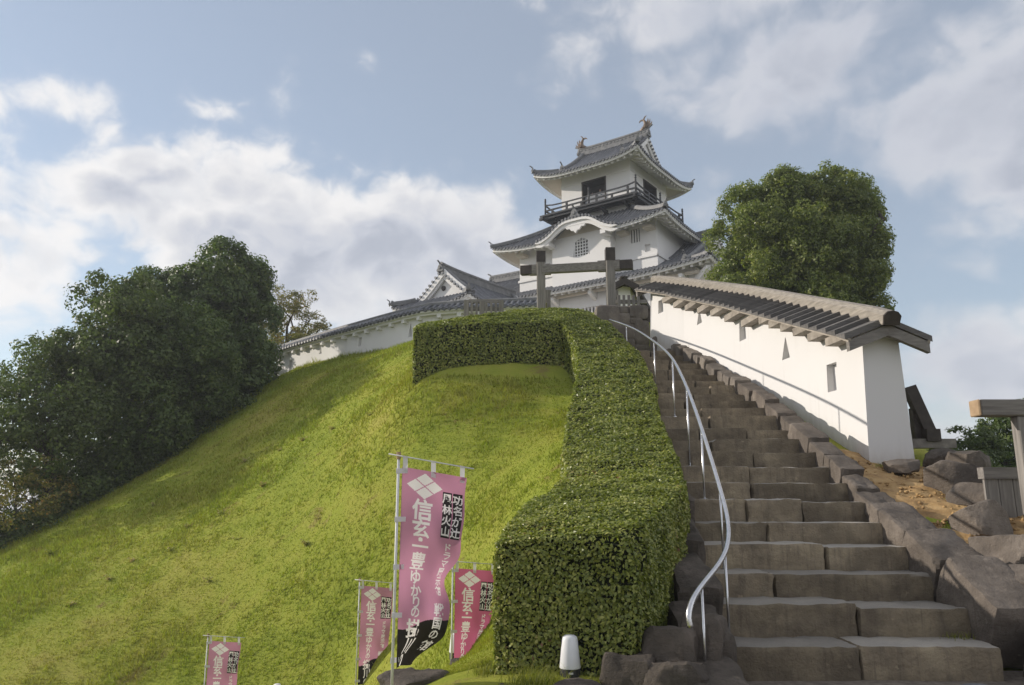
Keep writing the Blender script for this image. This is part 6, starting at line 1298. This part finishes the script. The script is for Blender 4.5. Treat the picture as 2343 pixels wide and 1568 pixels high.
    for v in (0.03, 0.47, 0.90, 1.33, 1.73):
        q = [S(0.05, v - 0.022, 0.005), S(0.05, v + 0.022, 0.005)]; z_ = (q[0][2] + q[1][2]) / 2; m = MB(); i0 = m.vert(q[0], q[1], (X - 0.018, Y0 - 0.018, z_ - 0.024), (X - 0.018, Y0 - 0.018, z_ + 0.024)); m.face(i0, i0 + 1, i0 + 2, i0 + 3)
        j0 = m.vert((X - 0.018, Y0 + 0.016, z_ - 0.024), (X - 0.018, Y0 + 0.016, z_ + 0.024)); m.face(i0 + 3, i0 + 2, j0, j0 + 1); m.build('loop_tape', M['white_tape'], cloth, fix=False)
banner('largest pink banner, its black foot twisting in the wind, on a white pole', 912, 1043, 7.3, 0.05, 0.6, 0.062, 0.4, 0.10, -0.20, 1, rip=0.8, cell=0.005)
banner('pink banner standing against the hedge corner, its right edge pulled tight', 1036, 1284, 12.0, 0.05, 0.5, 0.035, 2.2, 0.05, -0.30, 2, rip=1.3, dye='pink_deep')
banner('pink banner half hidden behind the pole of the largest banner', 823, 1327, 15.3, 0.0, 0.5, 0.03, 4.0, 0.05, -0.10, 3)
banner('pink banner standing alone lowest on the grass slope', 476, 1454, 16.2, 0.1, 0.35, 0.025, 1.2, 0.05, -0.06, 4)

# ------------------------------------------------------------------ white path lamps
def lamp(px, ybot, Yd, sz, label):
    p = py(px, ybot, Yd); X = float(p[0]); z = ground_at(X, Yd); z = max(z, float(p[2]) - 0.06); root = thing('path_lamp', (X, Yd, z), label, 'lamp', 'white path lamps along the foot of the slope')
    s = sz; m = MB(); m.lathe((X, Yd, z - 0.05), [(0.085 * s, 0), (0.092 * s, 0.02), (0.092 * s, 0.105), (0.088 * s, 0.11)], 18); m.build('base', M['rubber'], root, smooth=False)
    m = MB(); m.lathe((X, Yd, z + 0.06), [(0.095 * s, 0.0), (0.097 * s, 0.006), (0.072 * s, 0.25 * s), (0.066 * s, 0.27 * s), (0.045 * s, 0.283 * s), (0.015 * s, 0.288 * s)], 22); sh = m.build('shade', M['lamp_white'], root); smooth_angle(sh, 50)
    m = MB(); m.box(X - 0.02, X + 0.02, Yd - 0.099 * s, Yd - 0.09 * s, z + 0.02, z + 0.035); m.build('maker_plate', M['pole_white'], root)
lamp(1304, 1528, 7.6, 1.0, 'white tapered path lamp at the foot of the hedge front')
lamp(1042, 1492, 12.35, 1.0, 'white path lamp half hidden behind the banner by the hedge')
lamp(632, 1604, 14.8, 1.0, 'white path lamp low on the grass slope between the banners')
